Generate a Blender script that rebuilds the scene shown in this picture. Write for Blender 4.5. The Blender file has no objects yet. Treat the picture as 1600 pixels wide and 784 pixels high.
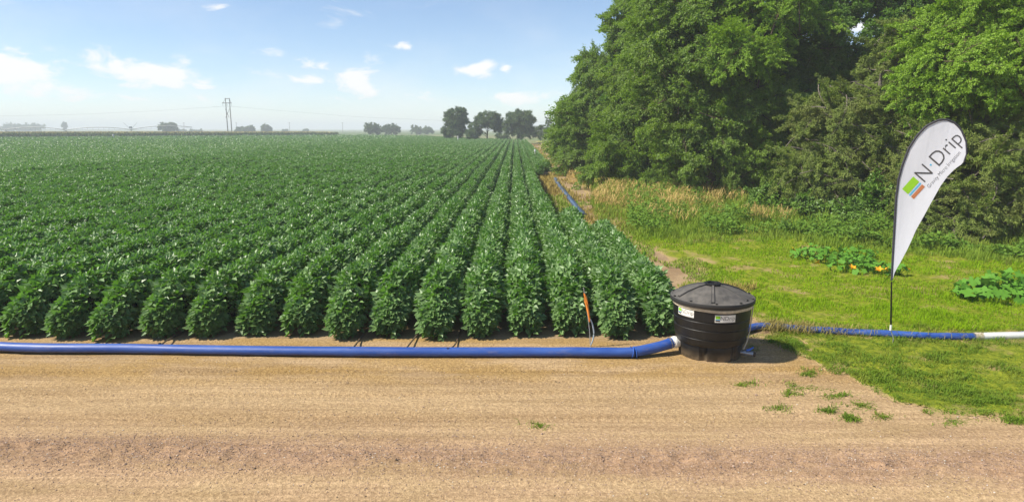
import bpy, math, random
import numpy as np
from mathutils import Vector, Matrix

R = math.radians
random.seed(7)
scene = bpy.context.scene
COL = scene.collection

# ------------------------------------------------------------------ camera
H = 3.34                       # camera height in metres
PITCH, YAW = R(10.15), 0.0037  # tilted down, turned a touch to the left of the crop rows
FPX = 1600 * 24 / 36
cam = bpy.data.cameras.new('camera')
cam.lens, cam.sensor_width, cam.clip_start, cam.clip_end = 24, 36, 0.1, 20000
cam_ob = bpy.data.objects.new('camera', cam)
cam_ob.location = (0, 0, H)
cam_ob.rotation_euler = (math.pi / 2 - PITCH, 0, YAW)
COL.objects.link(cam_ob)
scene.camera = cam_ob

# ------------------------------------------------------------------ light
SUN_EL, SUN_AZ = R(49), R(259)         # azimuth clockwise from +Y (the way the rows run)
SUN_DIR = Vector((math.sin(SUN_AZ) * math.cos(SUN_EL), math.cos(SUN_AZ) * math.cos(SUN_EL), math.sin(SUN_EL)))
sun = bpy.data.lights.new('sun', 'SUN')
sun.energy, sun.angle, sun.color = 4.6, R(2.2), (1.0, 0.94, 0.82)
sun_ob = bpy.data.objects.new('sun', sun)
sun_ob.rotation_euler = SUN_DIR.to_track_quat('Z', 'Y').to_euler()
sun_ob.location = (-30, -10, 40)
COL.objects.link(sun_ob)
scene.view_settings.view_transform = 'Standard'
scene.view_settings.look = 'None'
scene.view_settings.exposure = 0.66
scene.view_settings.gamma = 1.0
scene.view_settings.use_curve_mapping = False
scene.cycles.volume_bounces = 1
scene.cycles.transparent_max_bounces = 8
scene.cycles.max_bounces = 8
scene.cycles.use_denoising = True

SKY_STRENGTH = 0.104

# ------------------------------------------------------------------ node helpers
class N:
    def __init__(s, tree):
        s.t = tree; s.n = tree.nodes; s.l = tree.links
    def new(s, kind, **kw):
        nd = s.n.new(kind)
        for k, v in kw.items(): setattr(nd, k, v)
        return nd
    def put(s, sock, v):
        if isinstance(v, bpy.types.NodeSocket): s.l.new(v, sock)
        elif v is not None:
            if sock.type == 'RGBA' and len(v) == 3: v = (*v, 1)
            sock.default_value = v
    def math(s, op, a, b=None, c=None, clamp=False):
        nd = s.new('ShaderNodeMath', operation=op, use_clamp=clamp)
        for i, v in enumerate((a, b, c)):
            if v is not None: s.put(nd.inputs[i], v)
        return nd.outputs[0]
    def mix(s, f, a, b, mode='MIX'):
        nd = s.new('ShaderNodeMix', data_type='RGBA', blend_type=mode)
        s.put(nd.inputs[0], f); s.put(nd.inputs[6], a); s.put(nd.inputs[7], b)
        return nd.outputs[2]
    def ramp(s, f, lo, hi, a=0.0, b=1.0):
        nd = s.new('ShaderNodeMapRange', interpolation_type='SMOOTHSTEP')
        s.put(nd.inputs[0], f)
        for i, v in enumerate((lo, hi, a, b)): nd.inputs[1 + i].default_value = v
        return nd.outputs[0]
    def noise(s, vec, scale, detail=4, rough=0.55, dist=0.0):
        nd = s.new('ShaderNodeTexNoise')
        if vec is not None: s.put(nd.inputs['Vector'], vec)
        nd.inputs['Scale'].default_value = scale; nd.inputs['Detail'].default_value = detail
        nd.inputs['Roughness'].default_value = rough; nd.inputs['Distortion'].default_value = dist
        return nd.outputs['Fac']
    def vscale(s, vec, sc):
        nd = s.new('ShaderNodeMapping'); s.put(nd.inputs['Vector'], vec); nd.inputs['Scale'].default_value = sc
        return nd.outputs[0]

def pos(n):
    return n.new('ShaderNodeNewGeometry').outputs['Position']

def material(name, build):
    m = bpy.data.materials.new(name); m.use_nodes = True
    n = N(m.node_tree); n.n.clear()
    out = n.new('ShaderNodeOutputMaterial')
    n.l.new(build(n), out.inputs['Surface'])
    return m

def principled(n, color, rough=0.6, spec=0.5, metal=0.0, normal=None, trans=0.0):
    p = n.new('ShaderNodeBsdfPrincipled')
    n.put(p.inputs['Base Color'], color); n.put(p.inputs['Roughness'], rough)
    n.put(p.inputs['Specular IOR Level'], spec); n.put(p.inputs['Metallic'], metal)
    if normal is not None: n.l.new(normal, p.inputs['Normal'])
    return p.outputs[0]

def bump(n, h, strength=0.5, dist=0.01):
    b = n.new('ShaderNodeBump'); b.inputs['Strength'].default_value = strength; b.inputs['Distance'].default_value = dist
    n.l.new(h, b.inputs['Height']); return b.outputs[0]

def leaf_material(name, dark, light, under, rough=0.45, spec=0.4, trans=0.25, trans_col=None, patch=0.5, patch_col=None, patch_scale=0.4):
    """Leaf colour varies leaf by leaf (the mesh attribute 'tint') and slowly from place to place."""
    def build(n):
        a = n.new('ShaderNodeAttribute', attribute_name='tint').outputs['Fac']
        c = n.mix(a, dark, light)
        if patch_col is not None:
            f = n.ramp(n.noise(pos(n), patch_scale, 3), 0.45, 0.7, 0, patch)
            c = n.mix(f, c, patch_col)
        bf = n.new('ShaderNodeNewGeometry').outputs['Backfacing']
        c2 = n.mix(bf, c, n.mix(0.5, c, under))
        p = principled(n, c2, rough, spec)
        t = n.new('ShaderNodeBsdfTranslucent'); n.put(t.inputs[0], n.mix(0.6, c, trans_col or light))
        mx = n.new('ShaderNodeMixShader'); mx.inputs[0].default_value = trans
        n.l.new(p, mx.inputs[1]); n.l.new(t.outputs[0], mx.inputs[2])
        return mx.outputs[0]
    return material(name, build)

def plain(name, color, rough=0.6, spec=0.5, metal=0.0, vary=0.12, scale=20, bumpy=0.0, bscale=60):
    def build(n):
        p = pos(n)
        f = n.noise(p, scale, 4)
        c = n.mix(n.ramp(f, 0.3, 0.75), tuple(x * (1 - vary) for x in color), tuple(min(1, x * (1 + vary)) for x in color))
        nm = bump(n, n.noise(p, bscale, 4), bumpy, 0.01) if bumpy else None
        return principled(n, c, rough, spec, metal, nm)
    return material(name, build)

# ------------------------------------------------------------------ pixel -> world (to lay things out on the ground)
def ray(px, py):
    u, v = (px - 800) / FPX, (py - 392) / FPX
    x, y, z = u, math.cos(PITCH) - v * math.sin(PITCH), -math.sin(PITCH) - v * math.cos(PITCH)
    c, s = math.cos(YAW), math.sin(YAW)
    return c * x - s * y, s * x + c * y, z
def at(px, py, z=0.0):
    x, y, dz = ray(px, py); t = (z - H) / dz
    return x * t, y * t
def at_depth(px, py, d):
    x, y, dz = ray(px, py); t = d / y
    return x * t, d, H + dz * t

# ------------------------------------------------------------------ world: sky with cumulus on the dome
world = bpy.data.worlds.new('World'); scene.world = world; world.use_nodes = True
wn = N(world.node_tree); wn.n.clear()
sky = wn.new('ShaderNodeTexSky', sky_type='NISHITA', sun_disc=False)
sky.sun_elevation, sky.sun_rotation = SUN_EL, SUN_AZ
sky.altitude, sky.air_density, sky.dust_density, sky.ozone_density = 300, 0.80, 0.25, 2.2
gen = wn.new('ShaderNodeTexCoord').outputs['Generated']
sep = wn.new('ShaderNodeSeparateXYZ'); wn.l.new(gen, sep.inputs[0])
az = wn.math('ARCTAN2', sep.outputs[0], sep.outputs[1])
el = wn.math('ARCSINE', sep.outputs[2])
comb = wn.new('ShaderNodeCombineXYZ'); wn.l.new(az, comb.inputs[0]); wn.l.new(wn.math('MULTIPLY', el, 2.2), comb.inputs[1])
cvec = comb.outputs[0]
n1 = wn.noise(cvec, 20, 9, 0.60, 0.4)
n2 = wn.noise(cvec, 5, 5, 0.55)
# cloud heaps seen in the photograph: direction and half extents on the dome
HEAPS = [(245, 118, 52, 17, 1.0), (25, 108, 44, 16, 0.95), (88, 142, 40, 17, 0.75), (195, 131, 38, 6, 0.6), (318, 130, 22, 9, 0.7),
         (560, 133, 42, 18, 0.75), (487, 124, 32, 10, 0.75), (492, 103, 28, 9, 0.6), (592, 92, 24, 9, 0.55), (632, 72, 16, 6, 0.6),
         (748, 108, 24, 11, 0.9), (790, 108, 10, 7, 0.6), (815, 153, 48, 11, 0.8), (340, 10, 16, 8, 0.5), (640, 148, 44, 9, 0.4),
         (400, 84, 34, 12, 0.3), (160, 82, 40, 14, 0.3), (310, 155, 90, 9, 0.35), (1345, 40, 40, 12, 0.6), (-160, 110, 60, 16, 0.9),
         (1750, 120, 70, 16, 0.9), (1900, 60, 60, 15, 0.7), (-330, 60, 50, 15, 0.7)]
heap = None
for (hx, hy, rx, ry, amp) in HEAPS:
    dx, dy, dz = ray(hx, hy); a0 = math.atan2(dx, dy); e0 = math.asin(dz / math.sqrt(dx * dx + dy * dy + dz * dz))
    A = wn.math('DIVIDE', wn.math('SUBTRACT', az, a0), rx / FPX)
    B = wn.math('DIVIDE', wn.math('SUBTRACT', el, e0), ry / FPX)
    d = wn.math('ADD', wn.math('MULTIPLY', A, A), wn.math('MULTIPLY', B, B))
    g = wn.math('MULTIPLY', wn.math('EXPONENT', wn.math('MULTIPLY', d, -0.75)), amp * 1.1)
    heap = g if heap is None else wn.math('MAXIMUM', heap, g)
puff = wn.math('ADD', heap, wn.math('MULTIPLY', wn.math('SUBTRACT', n1, 0.5), 2.6))
puff = wn.math('MULTIPLY', wn.ramp(puff, 0.22, 0.85), wn.ramp(heap, 0.03, 0.22))
# thin veil and scattered small cloud all round the dome, thicker low down
veil = wn.math('MULTIPLY', wn.ramp(n2, 0.42, 0.75), wn.ramp(el, 0.02, 0.17, 0.36, 0.10))
scat = wn.math('MULTIPLY', wn.ramp(wn.noise(wn.vscale(cvec, (1, 1.5, 1)), 7, 7, 0.6, 0.4), 0.58, 0.76, 0, 0.55), wn.ramp(el, 0.0, 0.06))
dens = wn.math('MAXIMUM', wn.math('MAXIMUM', wn.math('MULTIPLY', puff, 0.92), veil), scat)
dens = wn.math('MULTIPLY', dens, wn.ramp(el, -0.005, 0.02))
bg1 = wn.new('ShaderNodeBackground'); wn.l.new(sky.outputs[0], bg1.inputs[0]); bg1.inputs[1].default_value = SKY_STRENGTH
bg2 = wn.new('ShaderNodeBackground'); bg2.inputs[0].default_value = (1.0, 0.985, 0.97, 1); bg2.inputs[1].default_value = 0.70
mxs = wn.new('ShaderNodeMixShader'); wn.l.new(dens, mxs.inputs[0]); wn.l.new(bg1.outputs[0], mxs.inputs[1]); wn.l.new(bg2.outputs[0], mxs.inputs[2])
wo = wn.new('ShaderNodeOutputWorld'); wn.l.new(mxs.outputs[0], wo.inputs['Surface'])

# ------------------------------------------------------------------ mesh helpers
def tag(o, label=None, cat=None, group=None, kind=None):
    if label: o['label'] = label
    if cat: o['category'] = cat
    if group: o['group'] = group
    if kind: o['kind'] = kind
    return o

def link(name, data, parent=None, loc=None, rot=None, scale=None):
    o = bpy.data.objects.new(name, data)
    COL.objects.link(o)
    if parent is not None: o.parent = parent
    if loc is not None: o.location = loc
    if rot is not None: o.rotation_euler = rot
    if scale is not None: o.scale = scale if hasattr(scale, '__len__') else (scale,) * 3
    return o

def empty(name, loc=(0, 0, 0), rz=0.0, **kw):
    o = link(name, None, loc=loc, rot=(0, 0, rz)); o.empty_display_size = 0.2
    return tag(o, **kw)

def make_mesh(name, V, F, mats, idx=None, tint=None, smooth=False):
    """V (n,3), F (m,3) or (m,4); mats a material or a list; idx material number per face; tint a value per vertex."""
    V = np.asarray(V, np.float32); F = np.asarray(F, np.int32)
    me = bpy.data.meshes.new(name)
    k = F.shape[1]
    me.vertices.add(len(V)); me.vertices.foreach_set('co', V.ravel())
    me.loops.add(F.size); me.loops.foreach_set('vertex_index', F.ravel())
    me.polygons.add(len(F)); me.polygons.foreach_set('loop_start', np.arange(0, F.size, k, dtype=np.int32))
    for m in (mats if isinstance(mats, (list, tuple)) else [mats]): me.materials.append(m)
    if idx is not None: me.polygons.foreach_set('material_index', np.asarray(idx, np.int32))
    me.polygons.foreach_set('use_smooth', np.full(len(F), bool(smooth)))
    if tint is not None:
        at_ = me.attributes.new('tint', 'FLOAT', 'POINT'); at_.data.foreach_set('value', np.asarray(tint, np.float32))
    me.update(calc_edges=True)
    return me

class MB:
    """Collects simple solids into one mesh."""
    def __init__(s): s.v = []; s.f = []; s.m = []; s.n = 0
    def add(s, V, F, m=0):
        V = [tuple(p) for p in V]
        s.v += V; s.f += [tuple(i + s.n for i in f) for f in F]; s.m += [m] * len(F); s.n += len(V)
    def tube(s, pts, rad, k=8, m=0, cap=True):
        pts = [Vector(p) for p in pts]; n = len(pts)
        rad = rad if hasattr(rad, '__len__') else [rad] * n
        V, F = [], []; ref = None
        for i, p in enumerate(pts):
            t = (pts[min(i + 1, n - 1)] - pts[max(i - 1, 0)]).normalized()
            if ref is None: ref = t.orthogonal().normalized()
            ref = (ref - t * ref.dot(t)); ref = ref.normalized() if ref.length > 1e-6 else t.orthogonal().normalized()
            b = t.cross(ref)
            for j in range(k):
                a = 2 * math.pi * j / k
                V.append(p + (ref * math.cos(a) + b * math.sin(a)) * rad[i])
        for i in range(n - 1):
            for j in range(k):
                F.append((i * k + j, i * k + (j + 1) % k, (i + 1) * k + (j + 1) % k, (i + 1) * k + j))
        if cap: F.append(tuple(range(k))[::-1]); F.append(tuple((n - 1) * k + j for j in range(k)))
        s.add(V, F, m)
    def lathe(s, prof, k=48, m=0, c=(0, 0), cap=True):
        V, F = [], []
        for (r, z) in prof:
            for j in range(k):
                a = 2 * math.pi * j / k; V.append((c[0] + r * math.cos(a), c[1] + r * math.sin(a), z))
        for i in range(len(prof) - 1):
            for j in range(k): F.append((i * k + j, i * k + (j + 1) % k, (i + 1) * k + (j + 1) % k, (i + 1) * k + j))
        if cap:
            F.append(tuple(range(k))[::-1]); F.append(tuple((len(prof) - 1) * k + j for j in range(k)))
        s.add(V, F, m)
    def box(s, c, size, m=0, rot=None):
        hx, hy, hz = (x / 2 for x in size)
        P = [Vector((x, y, z)) for z in (-hz, hz) for y in (-hy, hy) for x in (-hx, hx)]
        if rot is not None: P = [rot @ p for p in P]
        P = [p + Vector(c) for p in P]
        s.add(P, [(0, 2, 3, 1), (4, 5, 7, 6), (0, 1, 5, 4), (2, 6, 7, 3), (0, 4, 6, 2), (1, 3, 7, 5)], m)
    def mesh(s, name, mats, smooth=False):
        me = bpy.data.meshes.new(name); me.from_pydata(s.v, [], s.f)
        for m in (mats if isinstance(mats, (list, tuple)) else [mats]): me.materials.append(m)
        me.polygons.foreach_set('material_index', s.m)
        me.polygons.foreach_set('use_smooth', [bool(smooth)] * len(s.f))
        if smooth:
            try: me.set_sharp_from_angle(angle=R(40))
            except Exception: pass
        me.update(); return me
    def obj(s, name, mats, parent=None, smooth=False, loc=None):
        return link(name, s.mesh(name, mats, smooth), parent, loc)

def _hash(ix, iy, seed):
    h = (ix.astype(np.int64) * 374761393 + iy.astype(np.int64) * 668265263 + seed * 974634777) & 0x7fffffff
    h = ((h ^ (h >> 13)) * 1274126177) & 0x7fffffff
    return ((h ^ (h >> 16)) & 0xffff) / 65535.0
def vnoise(x, y, seed=0):
    x = np.asarray(x, float); y = np.asarray(y, float)
    ix, iy = np.floor(x), np.floor(y); fx, fy = x - ix, y - iy
    fx, fy = fx * fx * (3 - 2 * fx), fy * fy * (3 - 2 * fy)
    a, b, c, d = _hash(ix, iy, seed), _hash(ix + 1, iy, seed), _hash(ix, iy + 1, seed), _hash(ix + 1, iy + 1, seed)
    return (a * (1 - fx) + b * fx) * (1 - fy) + (c * (1 - fx) + d * fx) * fy
def fbm(x, y, seed=0, o=4):
    s, a, t = 0, 0.5, 0
    for i in range(o):
        s = s + a * vnoise(np.asarray(x) * 2 ** i, np.asarray(y) * 2 ** i, seed + i); t += a; a *= 0.5
    return s / t

def unit(a): return a / np.maximum(np.linalg.norm(a, axis=-1, keepdims=True), 1e-9)

def leaves(P, D, Nn, L, W, fold=0.18, kind=4):
    """Leaf blades at points P pointing along D with upper side Nn. kind 4: five points, four triangles; kind 2: folded pair of triangles."""
    n = len(P); D = unit(D); S = unit(np.cross(D, Nn)); Nn = np.cross(S, D)
    L = np.broadcast_to(L, n)[:, None]; W = np.broadcast_to(W, n)[:, None]
    base, tip = P, P + D * L - Nn * L * 0.10
    mid = P + D * L * 0.45 - Nn * W * fold * 0.5
    l = P + D * L * 0.42 + S * W * 0.5 + Nn * W * fold; r = P + D * L * 0.42 - S * W * 0.5 + Nn * W * fold
    i = np.arange(n)[:, None]
    if kind == 4:
        V = np.stack([base, l, tip, r, mid], 1).reshape(-1, 3)
        F = np.concatenate([i * 5 + np.array([[0, 4, 1]]), i * 5 + np.array([[4, 2, 1]]), i * 5 + np.array([[0, 3, 4]]), i * 5 + np.array([[3, 2, 4]])], 1).reshape(-1, 3)
        return V, F, 5
    V = np.stack([base, l, tip, r], 1).reshape(-1, 3)
    F = np.concatenate([i * 4 + np.array([[0, 2, 1]]), i * 4 + np.array([[0, 3, 2]])], 1).reshape(-1, 3)
    return V, F, 4

def blades(P, Hh, W, lean, az, seg2=True):
    """Grass blades rooted at P."""
    n = len(P); dx, dy = np.cos(az), np.sin(az)
    side = np.stack([-dy, dx, np.zeros(n)], 1) * W[:, None] * 0.5
    out = np.stack([dx, dy, np.zeros(n)], 1); up = np.array([0, 0, 1.0])
    m = P + out * (Hh * lean * 0.35)[:, None] + up * (Hh * 0.6)[:, None]
    t = P + out * (Hh * lean)[:, None] + up * (Hh * (1 - 0.35 * lean ** 2))[:, None]
    V = np.stack([P - side, P + side, m + side * 0.8, m - side * 0.8, t], 1).reshape(-1, 3)
    i = np.arange(n)[:, None] * 5
    F = np.concatenate([i + np.array([[0, 1, 2]]), i + np.array([[0, 2, 3]]), i + np.array([[3, 2, 4]])], 1).reshape(-1, 3)
    return V, F

# ------------------------------------------------------------------ ground
def band(y, c, w): return np.exp(-((y - c) / w) ** 2)

def road_height(x, y):
    h = 0.050 * (fbm(x * 0.10, y * 2.2, 3) - 0.5) + 0.022 * (fbm(x * 0.5, y * 5, 9) - 0.5) + 0.012 * (fbm(x * 5, y * 7, 21) - 0.5)
    wob = 0.25 * (fbm(x * 0.35, y * 0.0, 31) - 0.5)
    g = band(y, 6.55 - 0.03 * x + wob, 0.28) * (0.55 + 0.9 * fbm(x * 0.5, y, 5))
    h += g * (0.022 + 0.085 * (fbm(x * 7, y * 8, 41, 4) - 0.45))
    g2 = band(y, 5.45 - 0.02 * x + wob, 0.16) + 0.6 * band(y, 7.95 + wob, 0.12)
    h += g2 * 0.030 * (fbm(x * 6, y * 8, 43, 3) - 0.35)
    for (c, w, amp) in ((8.72, 0.17, 0.050), (9.16, 0.17, 0.052), (8.28, 0.12, 0.036), (7.55, 0.14, 0.026)):
        yy = y - c - 0.02 * x - 0.15 * (fbm(x * 0.2, y * 0, 77) - 0.5)
        tread = np.abs(((x * 9 + np.abs(yy) * 14) % 1.0) - 0.5) * 2
        h += band(yy, 0, w) * ((tread - 0.5) * amp * np.clip(fbm(x * 0.7, y * 2, 12) * 3.0 - 0.8, 0, 1) - 0.012)
    fade = np.clip((10.60 - y) / 0.4, 0, 1)
    return h * fade

def grid_mesh(name, xs, ys, hfun, mats, keep=None, tintf=None, smooth=True):
    X, Y = np.meshgrid(xs, ys); nx, ny = len(xs), len(ys)
    Z = hfun(X, Y)
    V = np.stack([X, Y, Z], -1).reshape(-1, 3)
    i = (np.arange(ny - 1)[:, None] * nx + np.arange(nx - 1)[None, :]).ravel()
    F = np.stack([i, i + 1, i + 1 + nx, i + nx], 1)
    if keep is not None:
        c = V[F].mean(1); F = F[keep(c[:, 0], c[:, 1])]
        used = np.unique(F); re = np.full(len(V), -1); re[used] = np.arange(len(used)); V = V[used]; F = re[F]
    return make_mesh(name, V, F, mats, tint=None if tintf is None else tintf(V[:, 0], V[:, 1]), smooth=smooth)

def dirt_build(n):
    p = pos(n)
    st = n.vscale(p, (0.16, 2.6, 1))
    a = n.noise(st, 1.0, 5, 0.6); b = n.noise(n.vscale(p, (0.5, 1.4, 1)), 1.3, 5, 0.6); g = n.noise(p, 70, 3, 0.7); g2 = n.noise(p, 24, 4, 0.7)
    sy = n.new('ShaderNodeSeparateXYZ'); n.l.new(p, sy.inputs[0])
    c = n.mix(n.ramp(a, 0.38, 0.62), (0.410, 0.292, 0.155), (0.520, 0.382, 0.215))
    pink = n.math('MULTIPLY', n.ramp(sy.outputs[1], 8.4, 6.4, 0, 0.75), n.ramp(b, 0.36, 0.60))
    c = n.mix(pink, c, (0.520, 0.370, 0.225))
    yw = n.math('MULTIPLY', n.ramp(sy.outputs[1], 8.2, 9.2), n.ramp(b, 0.62, 0.40))
    c = n.mix(n.math('MULTIPLY', yw, 0.7), c, (0.400, 0.265, 0.090))
    # gravel windrow: redder, darker grit
    cen = n.math('ADD', sy.outputs[1], n.math('MULTIPLY', sy.outputs[0], 0.03))
    dd = n.math('ABSOLUTE', n.math('SUBTRACT', n.math('ADD', cen, n.math('MULTIPLY', n.math('SUBTRACT', b, 0.5), 0.9)), 6.55))
    c = n.mix(n.math('MULTIPLY', n.ramp(dd, 0.55, 0.05), 0.6), c, (0.380, 0.245, 0.160))
    grit = n.mix(n.ramp(g2, 0.36, 0.68), (0.72, 0.68, 0.64), (1.16, 1.14, 1.12))
    c = n.mix(0.85, c, grit, 'MULTIPLY')
    grit2 = n.mix(n.ramp(g, 0.34, 0.70), (0.68, 0.64, 0.62), (1.20, 1.18, 1.15))
    c = n.mix(0.8, c, grit2, 'MULTIPLY')
    lines = n.noise(n.vscale(p, (0.35, 11, 1)), 1.0, 5, 0.7)
    c = n.mix(n.ramp(b, 0.35, 0.6, 0.35, 0.9), c, n.mix(n.ramp(lines, 0.36, 0.62), (0.83, 0.81, 0.79), (1.06, 1.055, 1.05)), 'MULTIPLY')
    h = n.math('ADD', n.math('MULTIPLY', g, 0.6), n.math('MULTIPLY', g2, 1.2))
    return principled(n, c, 0.95, 0.15, normal=bump(n, h, 0.9, 0.018))
M_dirt = material('sandy_dirt', dirt_build)

def soil_build(n):
    p = pos(n)
    a = n.noise(p, 1.2, 5, 0.6); g = n.noise(p, 30, 4, 0.7)
    c = n.mix(n.ramp(a, 0.35, 0.65), (0.27, 0.185, 0.105), (0.38, 0.275, 0.160))
    c = n.mix(0.8, c, n.mix(n.ramp(g, 0.35, 0.7), (0.7, 0.68, 0.66), (1.15, 1.12, 1.1)), 'MULTIPLY')
    return principled(n, c, 0.95, 0.15, normal=bump(n, g, 0.6, 0.02))
M_soil = material('field_soil', soil_build)

def far_build(n):
    p = pos(n)
    a = n.noise(n.vscale(p, (0.0035, 0.012, 1)), 1, 3, 0.5); b = n.noise(n.vscale(p, (0.05, 0.2, 1)), 1, 4)
    c = n.mix(n.ramp(a, 0.40, 0.52), (0.10, 0.15, 0.04), (0.20, 0.20, 0.085))
    c = n.mix(n.ramp(a, 0.56, 0.62), c, (0.07, 0.13, 0.035))
    c = n.mix(0.6, c, n.mix(b, (0.7, 0.7, 0.7), (1.2, 1.2, 1.2)), 'MULTIPLY')
    return principled(n, c, 0.95, 0.1)
M_far = material('far_farmland', far_build)

def lawn_build(n):
    p = pos(n)
    a = n.noise(p, 0.9, 5, 0.65); b = n.noise(p, 9, 5, 0.7); g = n.noise(p, 60, 3, 0.7)
    c = n.mix(n.ramp(b, 0.35, 0.65), (0.110, 0.150, 0.010), (0.26, 0.29, 0.022))
    am = n.new('ShaderNodeAttribute', attribute_name='tint').outputs['Fac']
    c = n.mix(n.ramp(a, 0.52, 0.66, 0, 0.9), c, (0.36, 0.255, 0.115))
    c = n.mix(n.ramp(n.math('ADD', am, n.math('MULTIPLY', n.math('SUBTRACT', b, 0.5), 0.5)), 0.05, 0.45, 1, 0), c, (0.40, 0.285, 0.135))
    c = n.mix(0.7, c, n.mix(n.ramp(g, 0.3, 0.7), (0.6, 0.6, 0.6), (1.2, 1.2, 1.2)), 'MULTIPLY')
    return principled(n, c, 0.95, 0.1, normal=bump(n, g, 0.7, 0.02))
M_lawn = material('lawn_thatch', lawn_build)

# one sheet out to the horizon
g = MB(); S = 6000
V = [(-S, -S, -0.2), (S, -S, -0.2), (S, S, -0.2), (-S, S, -0.2)]
g.add(V, [(0, 1, 2, 3)])
tag(g.obj('ground', M_far), kind='structure')

xs = np.concatenate([np.linspace(-60, -11, 40)[:-1], np.arange(-11, 11, 0.030), np.linspace(11, 60, 40)])
ys = np.concatenate([np.linspace(-12, 4.8, 40)[:-1], np.arange(4.8, 10.62, 0.030), [10.62]])
tag(link('dirt_road', grid_mesh('dirt_road', xs, ys, road_height, M_dirt)), kind='structure')

def soil_height(x, y): return 0.03 * (fbm(x * 1.3, y * 1.3, 8) - 0.5) * np.clip((y - 10.62) / 0.3, 0, 1)
xs = np.concatenate([[-260, -120, -60], np.arange(-34, 6, 0.25), [8, 12, 20, 60]])
ys = np.concatenate([np.arange(10.62, 26, 0.25), np.linspace(26, 290, 60)])
tag(link('field_soil', grid_mesh('field_soil', xs, ys, soil_height, M_soil, keep=lambda x, y: y < np.interp(x, [-147, -72, -31, -22, -10, 2.4, 5, 8], [196, 270, 235, 205, 172, 150, 150, 60]))), kind='structure')

# edge of the grass against the dirt, traced on the ground
EDGE = [at(*p) for p in ((1195, 530), (1232, 547), (1275, 565), (1300, 585), (1335, 592), (1362, 612), (1400, 628), (1440, 655), (1500, 662), (1610, 668), (1900, 675), (3000, 700))]
EX, EY = np.array([p[0] for p in EDGE]), np.array([p[1] for p in EDGE])
def grass_amount(x, y):
    """> 0 where grass grows; its edge wanders."""
    front = y - np.interp(x, EX, EY) + np.interp(x, [5.5, 7.0], [0.7, 0.25]) * (fbm(x * 1.6, y * 1.6, 51) - 0.5) + 0.25 * (fbm(x * 6, y * 6, 52) - 0.5)
    side = (x - 3.75 - 0.012 * (y - 10)) * 0.8 + 2.4 * (fbm(x * 1.2, y * 0.7, 53) - 0.5)
    hole = 2.6 * np.clip((6.0 - x) / 1.0, 0, 1) * np.clip(fbm(x * 1.9, y * 2.3, 54, 3) - 0.60, 0, 1) * np.clip(2.2 - front, 0, 1)
    return np.minimum(front, side) - hole * 4
def lawn_height(x, y): return road_height(x, y) + 0.003 + 0.045 * np.clip(grass_amount(x, y), 0, 0.5)
xs = np.concatenate([np.arange(2.4, 12, 0.045), np.linspace(12, 60, 40)])
ys = np.concatenate([np.arange(6.5, 12.5, 0.045), np.arange(12.5, 14, 0.1), np.arange(14, 30, 0.2), np.linspace(30, 190, 60)])
tag(link('lawn', grid_mesh('lawn', xs, ys, lawn_height, M_lawn, keep=lambda x, y: grass_amount(x, y) > 0.0, tintf=grass_amount)), kind='structure')

# ------------------------------------------------------------------ crops
M_soy = leaf_material('soy_leaf', (0.026, 0.112, 0.007), (0.215, 0.425, 0.070), (0.28, 0.38, 0.19), rough=0.40, spec=0.48, trans=0.36,
                      trans_col=(0.15, 0.36, 0.02), patch=0.35, patch_col=(0.125, 0.235, 0.028), patch_scale=0.25)
M_soy_core = plain('soy_shade_stem', (0.022, 0.042, 0.014), 0.9, 0.1)

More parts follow.
